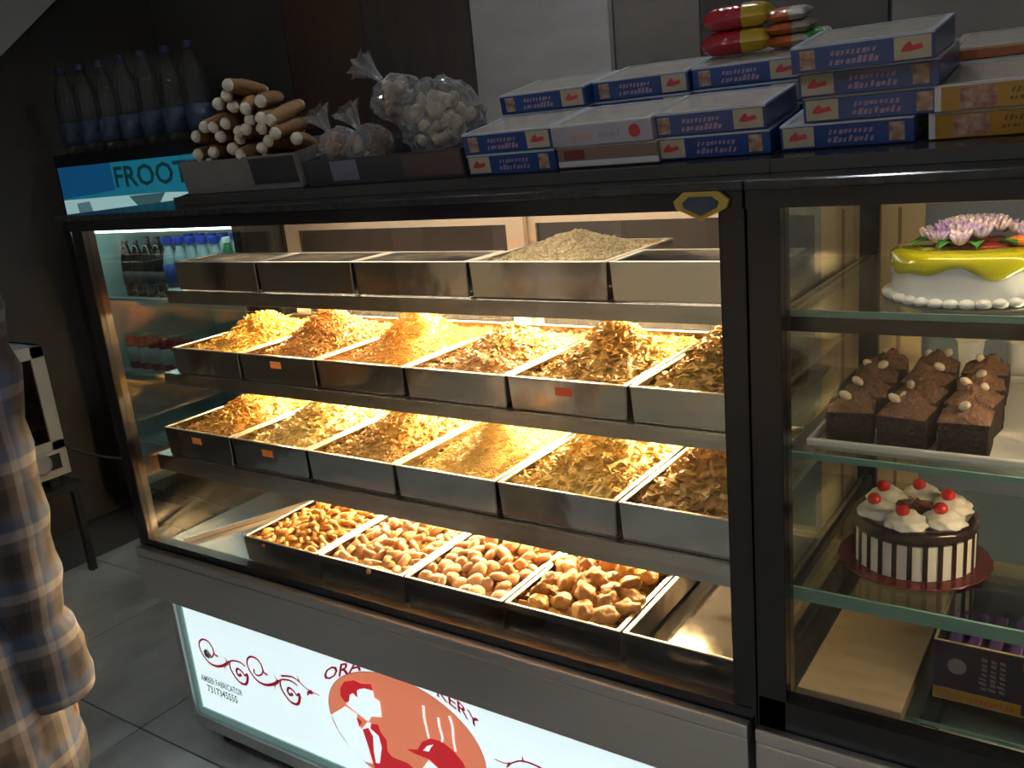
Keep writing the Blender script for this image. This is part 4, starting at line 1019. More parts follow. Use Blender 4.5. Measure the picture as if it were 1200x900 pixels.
def build_yellow_cake():
    cx, cy, z, r, h = -0.185, 0.168, 1.2235, 0.101, 0.066
    t = thing('glazed_cake', 'white cake with yellow mirror glaze and lilac sugar flowers on the upper glass shelf', 'cake', (cx, cy, z))
    cream = P('white_icing', (0.74, 0.78, 0.82), 0.4); yel = P('yellow_glaze', (0.52, 0.52, 0.010), 0.10, coat=0.8)
    obj('cake_board', MB().lathe([(0.112, 0.0), (0.112, 0.003), (0.01, 0.0032)], (cx, cy, z), 44), P('silver_board', (0.35, 0.32, 0.3), 0.3, 0.6), t, smooth=True, autosmooth=0.6)
    z0 = z + 0.0034
    obj('sponge', MB().lathe([(r, 0), (r + 0.001, h * 0.5), (r, h * 0.92), (r - 0.006, h), (0.01, h)], (cx, cy, z0), 56), cream, t, smooth=True, autosmooth=0.6)
    # glaze with drips
    mb = MB(); n = 72; prof_n = 6; vs = []
    for j in range(prof_n + 1):
        for i in range(n):
            a = 2 * PI * i / n
            drop = 0.021 + 0.006 * math.sin(5 * a + 0.6) + 0.004 * math.sin(9 * a)
            if j == 0: rr, zz = 0.004, h + 0.003
            elif j == 1: rr, zz = r - 0.014, h + 0.003
            elif j == 2: rr, zz = r - 0.003, h + 0.0015
            elif j == 3: rr, zz = r + 0.0025, h - 0.004
            elif j == 4: rr, zz = r + 0.0032, h - drop * 0.7
            elif j == 5: rr, zz = r + 0.0028, h - drop
            else: rr, zz = r + 0.0002, h - drop - 0.002
            vs.append((cx + rr * math.cos(a), cy + rr * math.sin(a), z0 + zz))
    mb.add(vs, [(j * n + i, j * n + (i + 1) % n, (j + 1) * n + (i + 1) % n, (j + 1) * n + i) for j in range(prof_n) for i in range(n)] + [tuple(range(n))])
    obj('yellow_glaze', mb, yel, t, smooth=True)
    for k in range(34):
        a = 2 * PI * k / 34
        obj('piped_pearl', MB().blob((cx + (r + 0.004) * math.cos(a), cy + (r + 0.004) * math.sin(a), z0 + 0.006), 0.0098, 0.0098, 0.0065, 10, 7), cream, t, smooth=True)
    lil = P('lilac_sugar', (0.36, 0.24, 0.62), 0.45, var=(0.62, 0.54, 0.74), vscale=45); pk = P('pink_sugar', (0.60, 0.46, 0.62), 0.45, var=(0.76, 0.68, 0.74), vscale=45)
    grn = P('sugar_leaf', (0.05, 0.34, 0.05), 0.35); redb = P('jelly_red', (0.25, 0.02, 0.01), 0.2, coat=0.5)
    rng = random.Random(9)
    zt = z0 + h + 0.003
    obj('jelly_bed', MB().lathe([(0.056, 0), (0.050, 0.005), (0.030, 0.008), (0.01, 0.010)], (cx + 0.005, cy, zt), 24), redb, t, smooth=True)
    for k in range(52):
        a = rng.uniform(0, 2 * PI); q = 0.060 * math.sqrt(rng.random())
        c = Vector((cx + 0.005 + q * math.cos(a), cy + q * math.sin(a), zt + 0.007 + 0.020 * (1 - (q / 0.064) ** 2)))
        mb = MB(); tl = Vector((math.cos(a) * q * 8, math.sin(a) * q * 8, 1)).normalized()
        for s in range(6):
            b = 2 * PI * s / 6 + k
            mb.blob((c.x + 0.0075 * math.cos(b) + 0.004 * tl.x, c.y + 0.0075 * math.sin(b) + 0.004 * tl.y, c.z + 0.004), 0.0034, 0.0052, 0.010, 7, 6, 0.0, rng, (-0.7 * math.sin(b), 0.7 * math.cos(b), 0))
        obj('sugar_flower', mb, lil if rng.random() < 0.65 else pk, t, smooth=True)
    for (a, L) in ((3.6, 0.040), (4.3, 0.036), (4.9, 0.030), (5.6, 0.032), (2.9, 0.034)):
        d = Vector((math.cos(a), math.sin(a), 0)); s = Vector((-d.y, d.x, 0)); c = Vector((cx, cy, zt + 0.004)) + d * 0.042
        mb = MB(); vs = []
        for i in range(7):
            u = i / 6; wd = 0.011 * math.sin(PI * min(1, u * 0.96 + 0.03))
            ce = c + d * L * u + Vector((0, 0, 0.006 * math.sin(PI * u)))
            vs += [ce - s * wd + Vector((0, 0, 0.003)), ce, ce + s * wd + Vector((0, 0, 0.003)), ce - Vector((0, 0, 0.0015))]
        mb.add(vs, [q for i in range(6) for q in ((i * 4, i * 4 + 1, i * 4 + 5, i * 4 + 4), (i * 4 + 1, i * 4 + 2, i * 4 + 6, i * 4 + 5), (i * 4 + 2, i * 4 + 3, i * 4 + 7, i * 4 + 6), (i * 4 + 3, i * 4, i * 4 + 4, i * 4 + 7))])
        obj('sugar_leaf', mb, grn, t, smooth=True)
    obj('orange_petal', MB().blob((cx + 0.062, cy - 0.03, zt + 0.008), 0.018, 0.009, 0.007, 12, 8), P('orange_sugar', (0.75, 0.20, 0.02), 0.3), t, smooth=True)
build_yellow_cake()

def build_brownies():
    wt = P('white_porcelain', (0.74, 0.72, 0.68), 0.2, coat=0.4)
    z = 1.0105; x0, x1, y0, y1 = -0.372, 0.06, 0.066, 0.455
    t = thing('pastry_tray', 'white porcelain tray with raised rim under the brownies', 'tray', ((x0 + x1) / 2, (y0 + y1) / 2, z))
    obj('tray_floor', MB().box(x0, x1, y0, y1, z + 0.0005, z + 0.010), wt, t, bevel=0.003)
    obj('tray_rim', frame_bars(MB(), [(x0 - 0.008, x1 + 0.008, y0 - 0.008, y0, z + 0.008, z + 0.020), (x0 - 0.008, x1 + 0.008, y1, y1 + 0.008, z + 0.008, z + 0.020), (x0 - 0.008, x0, y0, y1, z + 0.008, z + 0.020), (x1, x1 + 0.008, y0, y1, z + 0.008, z + 0.020)]), wt, t, bevel=0.003)
    zt = z + 0.0102
    body = P('brownie_body', (0.020, 0.009, 0.007), 0.7, var=(0.034, 0.016, 0.011), vscale=90, bump=0.6, bscale=180)
    top = P('brownie_top', (0.14, 0.060, 0.034), 0.6, var=(0.26, 0.13, 0.075), vscale=70, bump=0.9, bscale=150); nut = P('cream_nut', (0.72, 0.60, 0.46), 0.5)
    rng = random.Random(17); w, h = 0.065, 0.050
    rowname = ['front', 'second', 'third', 'rear']; colname = ['nearest the corner post', 'in the middle', 'nearest the bare strip of tray']
    for j in range(4):
        for i in range(3):
            x = -0.328 + i * 0.074 + rng.uniform(-0.004, 0.004); y = 0.103 + j * 0.082 + rng.uniform(-0.004, 0.004); rz = rng.uniform(-0.2, 0.2)
            b = thing('brownie', f'dark chocolate brownie {colname[i]} in the {rowname[j]} row of the tray', 'brownie', (x, y, zt), (0, 0, rz), group='brownies on the white tray', local=True)
            mb = MB(); n = 6; vs = []
            for zz in (0.0, h * 0.5, h):
                for p in ((-1, -1), (0, -1), (1, -1), (1, 0), (1, 1), (0, 1), (-1, 1), (-1, 0)):
                    vs.append((p[0] * w / 2 * rng.uniform(0.94, 1.02), p[1] * w / 2 * rng.uniform(0.94, 1.02), zz * (rng.uniform(0.97, 1.02) if zz else 1)))
            mb.add(vs, [(k * 8 + q, k * 8 + (q + 1) % 8, (k + 1) * 8 + (q + 1) % 8, (k + 1) * 8 + q) for k in range(2) for q in range(8)] + [tuple(reversed(range(8))), tuple(range(16, 24))])
            obj('crumb', mb, body, b, bevel=0.002)
            g = MB(); N = 11; vs = []; px_, py_ = rng.uniform(0.3, 0.8), rng.uniform(0.35, 0.8)
            for a in range(N):
                for c in range(N):
                    e = max(abs(2 * a / (N - 1) - 1), abs(2 * c / (N - 1) - 1))
                    vs.append(((a / (N - 1) - 0.5) * w * 0.99, (c / (N - 1) - 0.5) * w * 0.99, h + ((0.020 * math.exp(-((a / (N - 1) - px_) ** 2 + (c / (N - 1) - py_) ** 2) / 0.10) + 0.004) * (1 - 0.6 * e ** 3) + rng.uniform(-0.0035, 0.005) if e < 1 else -0.001)))
            g.add(vs, [(a * N + c, (a + 1) * N + c, (a + 1) * N + c + 1, a * N + c + 1) for a in range(N - 1) for c in range(N - 1)])
            obj('icing', g, top, b, smooth=True)
            for q in range(rng.choice((1, 2))):
                obj('nut', MB().blob((rng.uniform(-0.018, 0.018), rng.uniform(-0.018, 0.018), h + 0.019), 0.0095, 0.006, 0.006, 9, 6, 0.1, rng, (0, 0.6, rng.uniform(0, 3))), nut, b, smooth=True)
    # layered pastries beyond the bare strip
    crm = P('pastry_cream', (0.78, 0.72, 0.62), 0.45)
    for j in range(3):
        x, y = -0.050, 0.110 + j * 0.105
        b = thing('layer_pastry', 'layered chocolate and cream pastry, ' + ['closest to the front glass', 'in the middle of its row', 'closest to the rear door'][j], 'pastry', (x, y, zt), group='layered pastries', local=True)
        for z0_, z1_, m_ in ((0.0, 0.026, body), (0.026, 0.036, crm), (0.036, 0.056, body), (0.056, 0.064, top)):
            nm = {body: 'sponge_layer', crm: 'cream_layer', top: 'icing'}[m_]
            obj(nm, MB().box(-0.038, 0.038, -0.036, 0.036, z0_, z1_), m_, b, bevel=0.002)
    # small cream cups behind the brownies
    for k, (x, y) in enumerate(((-0.225, 0.487), (-0.150, 0.487))):
        b = thing('cream_cup', ['small white cream cup behind the rear brownies', 'small white cream cup behind the bare strip of the brownie tray'][k], 'dessert', (x, y, z), local=True)
        obj('paper_cup', MB().lathe([(0.014, 0.0), (0.021, 0.075), (0.020, 0.076), (0.004, 0.07)], (0, 0, 0.0006), 20, wob=lambda a, j: 1 + 0.04 * math.cos(16 * a)), P('paper_white', (0.62, 0.62, 0.66), 0.6), b, smooth=True)
        obj('cream_swirl', swirl_mb((0, 0, 0.072), 0.024, 0.026, k), crm, b, smooth=True)
build_brownies()

def build_carton():
    # plywood box-board on the case floor
    t = thing('plywood_board', 'thick beige plywood board lying on the floor of the cake case', 'board', (-0.31, 0.3, 0.5625))
    ply = P('plywood', (0.40, 0.29, 0.20), 0.45, var=(0.31, 0.22, 0.15), vscale=8, stretch=(1, 4, 1), coat=0.15)
    obj('board_top', MB().box(-0.385, -0.234, 0.0225, 0.56, 0.612, 0.634), ply, t, bevel=0.001)
    obj('board_side', MB().box(-0.385, -0.234, 0.0225, 0.034, 0.563, 0.612), ply, t); obj('board_side', MB().box(-0.385, -0.234, 0.54, 0.56, 0.563, 0.612), ply, t)
    # glass plate with a carton of chocolate bars
    g = thing('glass_plate', 'greenish glass plate under the purple chocolate carton', 'plate', (0.1, 0.3, 0.5705))
    obj('pane', MB().box(-0.232, 0.435, 0.0505, 0.55, 0.607, 0.613), GLASS_SHELF, g); obj('front_edge', MB().box(-0.232, 0.435, 0.0485, 0.0504, 0.607, 0.613), GLASS_EDGE, g)
    for x in (-0.215, 0.41):
        obj('rest', MB().box(x, x + 0.02, 0.06, 0.54, 0.5705, 0.6068), BLACK_MATTE, g)
    x0, x1, y0, y1, z = -0.208, 0.085, 0.115, 0.30, 0.6135
    pur = P('purple_card', (0.030, 0.016, 0.040), 0.4, var=(0.022, 0.012, 0.028), vscale=10); card = P('raw_card', (0.45, 0.31, 0.19), 0.7); yel = P('carton_yellow', (0.42, 0.30, 0.02), 0.4)
    h = 0.098
    c = thing('chocolate_carton', 'open dark purple carton with yellow stripes below the striped cake', 'carton', ((x0 + x1) / 2, (y0 + y1) / 2, z))
    obj('bottom', MB().box(x0, x1, y0, y1, z, z + 0.003), card, c)
    obj('front_side', MB().box(x0, x1, y0, y0 + 0.003, z + 0.003, z + h), pur, c); obj('rear_side', MB().box(x0, x1, y1 - 0.003, y1, z + 0.003, z + h), pur, c)
    obj('end_side', MB().box(x0, x0 + 0.003, y0 + 0.003, y1 - 0.003, z + 0.003, z + h), pur, c); obj('end_side', MB().box(x1 - 0.003, x1, y0 + 0.003, y1 - 0.003, z + 0.003, z + h), pur, c)
    obj('cut_edge', frame_bars(MB(), [(x0 - 0.0004, x0 + 0.0034, y0, y1, z + h, z + h + 0.0012), (x0, x1, y0 - 0.0004, y0 + 0.0034, z + h, z + h + 0.0012)]), card, c)
    obj('stripe', MB().box(x0, x0 + 0.118, y0 - 0.0006, y0 - 0.0001, z + 0.002, z + 0.020), yel, c)
    obj('stripe', MB().box(x0 + 0.118, x1, y0 - 0.0006, y0 - 0.0001, z + h - 0.022, z + h - 0.006), yel, c)
    grey = P('carton_print', (0.20, 0.18, 0.20), 0.5); rng = random.Random(4)
    obj('roundel', MB().cyl((x0 + 0.032, y0 - 0.0001, z + 0.060), (x0 + 0.032, y0 - 0.0006, z + 0.060), 0.013, n=20), grey, c)
    for k in range(3):
        s = strokes_mb(rng, 0, 0.055, 0.0, 0.010, y0 - 0.0006, 7, 0.2)
        xa = x0 + 0.062 + k * 0.012
        s.v = [(xa + (0.010 - b), y, z + 0.030 + a) for a, y, b in s.v]
        obj('lettering', s, grey, c)
    s = strokes_mb(rng, x0 + 0.135, x0 + 0.20, z + 0.03, z + 0.05, y0 - 0.0006, 8, 0.2); obj('lettering', s, grey, c)
    s = strokes_mb(rng, x0 + 0.05, x0 + 0.11, z + 0.006, z + 0.015, y0 - 0.0009, 9, 0.2); obj('lettering', s, P('carton_orange', (0.5, 0.15, 0.02), 0.5), c)
    bar = P('bar_wrapper', (0.085, 0.025, 0.15), 0.22, coat=0.5, bump=0.2, bscale=70)
    first = None
    for k in range(10):
        x = x0 + 0.018 + k * 0.028
        lab = 'shiny purple chocolate bar, ' + ORDN[k] + ' from the plywood end of the open carton'
        if first is None:
            first = t2 = thing('chocolate_bar', lab, 'chocolate bar', (x, (y0 + y1) / 2, z + 0.0032), (0, 0, 0), group='chocolate bars in the carton', local=True)
            obj('wrapper', MB().box(-0.010, 0.010, -0.075, 0.075, 0.0, 0.062), bar, t2, bevel=0.004)
            obj('fin_seal', MB().box(-0.0008, 0.0008, -0.078, 0.078, 0.058, 0.066), bar, t2)
        else:
            t2 = copy_tree(first); t2.location = (x, (y0 + y1) / 2, z + 0.0032)
        t2['label'] = lab
build_carton()

def build_rail():
    t = thing('steel_rail', 'loose steel rail lying askew on the bare counter floor by the fridge end', 'rail', (-1.93, 0.24, 0.5665))
    a = Vector((-1.985, 0.062, 0.5667)); b = Vector((-1.835, 0.42, 0.5667)); d = (b - a).normalized(); s = Vector((d.y, -d.x, 0))
    def bar(w0, w1, z0, z1):
        q = [a + s * w0, a + s * w1, b + s * w1, b + s * w0]
        return MB().add([(p.x, p.y, p.z + z0) for p in q] + [(p.x, p.y, p.z + z1) for p in q], [(0, 3, 2, 1), (4, 5, 6, 7), (0, 1, 5, 4), (1, 2, 6, 5), (2, 3, 7, 6), (3, 0, 4, 7)])
    obj('web', bar(0, 0.030, 0, 0.003), STEEL_RIM, t); obj('flange', bar(0.027, 0.030, 0.003, 0.012), STEEL_RIM, t)
build_rail()

# ------------------------------------------------------------------ drinks fridge in the corner
def bottle_parts(t, prof, mat, capm, labm, r, z0, z1, capr, capz, caph, n=16):
    obj('body', MB().lathe(prof, (0, 0, 0), n), mat, t, smooth=True)
    obj('cap', MB().lathe([(capr, 0), (capr, caph), (capr * 0.8, caph + 0.001)], (0, 0, capz), n), capm, t)
    if labm: obj('label_band', MB().lathe([(r + 0.0006, z0), (r + 0.0008, (z0 + z1) / 2), (r + 0.0006, z1)], (0, 0, 0), n), labm, t, smooth=True)

FX0, FX1, FY0, FY1 = -3.565, -2.50, 0.85, 1.45
def build_fridge():
    t = thing('drinks_fridge', 'black framed glass door drinks fridge with lit teal header sign behind the counter', 'fridge', ((FX0 + FX1) / 2, 1.15, 0))
    liner = P('fridge_liner', (0.55, 0.72, 0.70), 0.5)
    obj('plinth', MB().box(FX0, FX1, FY0 + 0.02, FY1, 0.02, 0.16), BLACK_MATTE, t)
    obj('side_wall', MB().box(FX0, FX0 + 0.035, FY0, FY1, 0.16, 1.578), BLACK, t); obj('side_wall', MB().box(FX1 - 0.035, FX1, FY0, FY1, 0.16, 1.578), BLACK, t)
    obj('roof', MB().box(FX0 + 0.035, FX1 - 0.035, FY0, FY1, 1.535, 1.578), BLACK, t)
    obj('rear_wall', MB().box(FX0 + 0.035, FX1 - 0.035, FY1 - 0.03, FY1, 0.16, 1.535), liner, t)
    obj('liner', frame_bars(MB(), [(FX0 + 0.035, FX0 + 0.045, FY0 + 0.03, FY1 - 0.03, 0.16, 1.30), (FX1 - 0.045, FX1 - 0.035, FY0 + 0.03, FY1 - 0.03, 0.16, 1.30), (FX0 + 0.045, FX1 - 0.045, FY0 + 0.03, FY1 - 0.03, 1.30, 1.31)]), liner, t)
    dr = obj('glass_door', frame_bars(MB(), [(FX0 + 0.0, FX1, FY0 - 0.024, FY0 - 0.002, 1.285, 1.330), (FX0, FX1, FY0 - 0.024, FY0 - 0.002, 0.16, 0.20), (FX0, FX0 + 0.045, FY0 - 0.024, FY0 - 0.002, 0.20, 1.285), (FX1 - 0.04, FX1, FY0 - 0.024, FY0 - 0.002, 0.20, 1.285)]), BLACK, t)
    obj('pane', MB().box(FX0 + 0.045, FX1 - 0.04, FY0 - 0.015, FY0 - 0.009, 0.20, 1.285), GLASS, dr)
    def glow(n, c, e): return P(n, c, 0.4, emit=c, estr=e)
    hd = obj('header_sign', MB().box(FX0 + 0.045, FX1 - 0.03, FY0 - 0.020, FY0 - 0.002, 1.334, 1.530), glow('header_teal', (0.01, 0.16, 0.24), 0.55), t)
    yb = FY0 - 0.0205
    def poly(p, yy): return MB().add([(a, yy, b) for a, b in p], [tuple(range(len(p)))])
    obj('blue_field', poly([(FX0 + 0.045, 1.41), (FX0 + 0.40, 1.43), (FX0 + 0.40, 1.530), (FX0 + 0.045, 1.530)], yb), glow('header_blue', (0.005, 0.075, 0.19), 0.55), hd)
    obj('pale_band', poly([(FX0 + 0.045, 1.335), (FX1 - 0.03, 1.335), (FX1 - 0.03, 1.40), (FX0 + 0.70, 1.41), (FX0 + 0.045, 1.405)], yb - 0.0006), glow('header_pale', (0.38, 0.62, 0.62), 0.55), hd)
    obj('grey_patch', poly([(FX0 + 0.14, 1.335), (FX0 + 0.24, 1.335), (FX0 + 0.22, 1.395), (FX0 + 0.13, 1.39)], yb - 0.0012), glow('header_grey', (0.10, 0.22, 0.25), 0.5), hd)
    obj('bowl_mark', poly([(FX0 + 0.48, 1.405), (FX0 + 0.70, 1.41), (FX0 + 0.66, 1.375), (FX0 + 0.59, 1.362), (FX0 + 0.52, 1.372)], yb - 0.0012), glow('header_dark', (0.06, 0.14, 0.15), 0.4), hd)
    obj('lettering', text_mb('FROOTI', 0.105, FX0 + 0.415, yb - 0.0012, 1.440, width=0.46), glow('header_ink', (0.005, 0.05, 0.06), 0.3), hd)
    # light tube and wire shelves
    obj('light_tube', MB().cyl((FX0 + 0.10, FY0 + 0.05, 1.275), (FX1 - 0.10, FY0 + 0.05, 1.275), 0.010), lamp_mat('fridge_tube', (0.80, 1.0, 0.98), 9.0), t)
    wire = P('wire_white', (0.6, 0.72, 0.70), 0.4)
    for z in (1.005, 0.695, 0.40):
        mb = MB().box(FX0 + 0.046, FX1 - 0.046, FY0 + 0.04, FY0 + 0.052, z - 0.012, z)
        sh = obj('wire_shelf', mb, wire, t)
        for k in range(26):
            x = FX0 + 0.06 + k * 0.0375
            obj('wire', MB().box(x, x + 0.005, FY0 + 0.053, FY1 - 0.035, z - 0.006, z - 0.0005), wire, sh)
    # bottles and cans
    cola = P('cola', (0.020, 0.010, 0.012), 0.15, coat=0.5); blue = P('cap_blue', (0.02, 0.05, 0.42), 0.35); wht = P('cap_white', (0.6, 0.62, 0.62), 0.4)
    grn = P('bottle_green', (0.02, 0.22, 0.07), 0.2, coat=0.5); clear = P('bottle_pale', (0.42, 0.55, 0.60), 0.2, coat=0.4); lab = P('label_blue', (0.03, 0.08, 0.36), 0.4); orange = P('label_orange', (0.55, 0.26, 0.03), 0.4)
    prof = [(0.026, 0.0), (0.030, 0.006), (0.030, 0.12), (0.027, 0.15), (0.014, 0.19), (0.011, 0.21)]
    kinds = {}
    def place(kind, x, y, z, label, group):
        if kind not in kinds:
            b = thing('drink_bottle' if kind != 'can' else 'drink_can', 'x', 'bottle' if kind != 'can' else 'can', local=True)
            if kind == 'cola': bottle_parts(b, prof, cola, wht if False else P('cap_dark', (0.10, 0.08, 0.08), 0.4), P('label_dim', (0.12, 0.10, 0.10), 0.5), 0.030, 0.05, 0.10, 0.013, 0.205, 0.016)
            elif kind == 'blue': bottle_parts(b, prof, clear, blue, lab, 0.030, 0.04, 0.13, 0.020, 0.205, 0.024)
            elif kind == 'green': bottle_parts(b, prof, grn, wht, orange, 0.030, 0.04, 0.11, 0.016, 0.205, 0.02)
            else:
                obj('body', MB().lathe([(0.024, 0.0), (0.031, 0.008), (0.031, 0.125), (0.026, 0.142)], (0, 0, 0), 16), P('can_red', (0.42, 0.03, 0.04), 0.3, 0.3), b, smooth=True)
                obj('lid', MB().lathe([(0.027, 0.140), (0.027, 0.145), (0.02, 0.144)], (0, 0, 0), 16), P('can_lid', (0.5, 0.5, 0.5), 0.3, 0.8), b)
                obj('label_band', MB().lathe([(0.0318, 0.03), (0.0318, 0.095)], (0, 0, 0), 16), P('can_white', (0.50, 0.55, 0.53), 0.4), b, smooth=True)
            kinds[kind] = b
        else: b = copy_tree(kinds[kind])
        b.location = (x, y, z + 0.0008); b['label'] = label; b['group'] = group
    seq = ['cola'] * 4 + ['blue'] * 5 + ['green'] * 3
    for k in range(12):
        x = FX0 + 0.20 + k * 0.070
        for j in range(2):
            kd = seq[k]
            lb = {'cola': 'dark cola bottle on the upper fridge shelf', 'blue': 'pale blue-capped bottle on the upper fridge shelf', 'green': 'green white-capped bottle on the upper fridge shelf'}[kd]
            place(kd, x, FY0 + 0.10 + j * 0.10, 1.005, lb + ', ' + ORDN[k] + ' of the ' + ('front' if j == 0 else 'rear') + ' row', kd + ' bottles in the fridge')
    for k in range(11):
        place('can', FX0 + 0.12 + k * 0.075, FY0 + 0.10, 0.695, 'red and white drink can, ' + ORDN[k] + ' from the wall end on the lower fridge shelf', 'cans in the fridge')
build_fridge()

def build_water():
    film = glass('shrink_film', (0.80, 0.84, 0.92), 1.5, rough=0.15, haze=0.10, gain=2.0)
    pet = glass('pet_plastic', (0.86, 0.88, 0.90), 1.5, rough=0.05, haze=0.008, gain=1.6)
    lab = P('water_label', (0.012, 0.028, 0.085), 0.35, var=(0.07, 0.11, 0.19), vscale=22); cap = P('water_cap', (0.010, 0.020, 0.06), 0.4)
    first = None
    for k in range(7):
        x = FX0 + 0.06 + k * 0.131
        lb = 'water bottle with blue label, ' + ['first', 'second', 'third', 'fourth', 'fifth', 'sixth', 'seventh'][k] + ' from the dark wall on top of the fridge'
        if first is None:
            first = b = thing('water_bottle', lb, 'bottle', local=True, group='water bottles on the fridge')
            prof = [(0.040, 0.0), (0.044, 0.008), (0.044, 0.07), (0.041, 0.09), (0.044, 0.11), (0.044, 0.20), (0.038, 0.235), (0.018, 0.285), (0.014, 0.30)]
            bottle_parts(b, prof, pet, cap, lab, 0.044, 0.03, 0.115, 0.0165, 0.298, 0.022, 20)
        else: b = copy_tree(first)
        b.location = (x, FY0 + 0.07, 1.579); b['label'] = lb
build_water()

# ------------------------------------------------------------------ snack warmer on a stand at the left wall
def build_warmer():
    st = thing('steel_stand', 'dark metal stand under the white snack warmer', 'stand', (-3.5, 0.2, 0))
    obj('stand_top', MB().box(-3.74, -3.28, -0.14, 0.52, 0.345, 0.37), BLACK_MATTE, st)
    for x in (-3.72, -3.32):
        for y in (-0.12, 0.48):
            obj('leg', MB().box(x, x + 0.025, y, y + 0.025, 0, 0.345), BLACK_MATTE, st)
    t = thing('snack_warmer', 'white glass fronted snack warmer with a round dial on the dark wall side', 'warmer', (-3.5, 0.2, 0.37))
    w = P('warmer_white', (0.42, 0.42, 0.40), 0.4, var=(0.37, 0.37, 0.35), vscale=8)
    x0, xf, y0, y1, z0, z1 = -3.72, -3.30, -0.11, 0.495, 0.412, 0.912
    obj('cabinet', frame_bars(MB(), [(x0, xf - 0.02, y0, y1, z0, z0 + 0.02), (x0, xf - 0.02, y0, y1, z1 - 0.02, z1), (x0, xf - 0.02, y0, y0 + 0.02, z0, z1), (x0, xf - 0.02, y1 - 0.02, y1, z0, z1), (x0, x0 + 0.02, y0, y1, z0, z1)]), w, t)
    zs = 0.515
    dr = obj('glass_door', frame_bars(MB(), [(xf - 0.02, xf, y0, y1, z1 - 0.045, z1), (xf - 0.02, xf, y0, y1, zs, zs + 0.035), (xf - 0.02, xf, y0, y0 + 0.05, zs, z1), (xf - 0.02, xf, y1 - 0.05, y1, zs, z1)]), w, t, bevel=0.002)
    obj('pane', MB().box(xf - 0.012, xf - 0.008, y0 + 0.05, y1 - 0.05, zs + 0.035, z1 - 0.045), glass('warmer_glass', (0.55, 0.52, 0.5), 1.5, gain=1.0), dr)
    pn = obj('control_panel', MB().box(xf - 0.02, xf, y0, y1, z0, zs - 0.002), w, t, bevel=0.002)
    obj('dark_plate', MB().box(xf, xf + 0.001, 0.0, y1 - 0.03, z0 + 0.03, zs - 0.015), BLACK_MATTE, pn)
    obj('dial', MB().tube([(xf + 0.001, 0.385, z0 + 0.065), (xf + 0.012, 0.385, z0 + 0.065), (xf + 0.020, 0.385, z0 + 0.065)], [0.042, 0.040, 0.030], 24), P('dial_grey', (0.30, 0.30, 0.30), 0.4), pn, smooth=True, autosmooth=0.6)
    for z in (0.60, 0.72):
        obj('rack', MB().box(x0 + 0.02, xf - 0.03, y0 + 0.021, y1 - 0.021, z - 0.003, z), STEEL_RIM, t)
    obj('foot', MB().box(-3.36, -3.33, 0.42, 0.46, 0.3705, 0.412), BLACK_MATTE, t); obj('foot', MB().box(-3.36, -3.33, -0.08, -0.04, 0.3705, 0.412), BLACK_MATTE, t)
    obj('foot', MB().box(-3.70, -3.67, 0.42, 0.46, 0.3705, 0.412), BLACK_MATTE, t); obj('foot', MB().box(-3.70, -3.67, -0.08, -0.04, 0.3705, 0.412), BLACK_MATTE, t)
    rng = random.Random(2); pas = P('warm_pastry', (0.40, 0.20, 0.07), 0.5, var=(0.26, 0.12, 0.04), vscale=30)
    k = 0
    for z in (0.7205,):
        for i in range(6):
            y = y0 + 0.08 + i * 0.078
            b = thing('warm_pastry', ['first', 'second', 'third', 'fourth', 'fifth', 'sixth'][i] + ' brown pastry along the rack inside the snack warmer', 'pastry', (-3.42, y, z), (0, 0, 0.3 * i), local=True, group='pastries in the warmer')
            obj('crust', MB().blob((0, 0, 0.031), 0.06, 0.034, 0.030, 12, 8, 0.06, rng), pas, b, smooth=True)
            obj('crimp', MB().tube([(-0.055, 0, 0.030), (-0.02, 0.012, 0.058), (0.02, 0.010, 0.058), (0.055, 0, 0.030)], 0.006, 6), pas, b, smooth=True)
    # power cord
    pts = [(-3.42, 0.496, 0.52)]
    for i in range(1, 13):
        u = i / 12; pts.append((-3.42 + 0.42 * u, 0.496 + 0.29 * u, 0.52 - 0.10 * math.sin(PI * u * 0.8) ))
    obj('power_cord', MB().tube(pts, 0.005, 7), BLACK_MATTE, at=(-3.42, 0.5, 0.5), smooth=True, label='thin black power cord hanging from the snack warmer', cat='cord')
build_warmer()

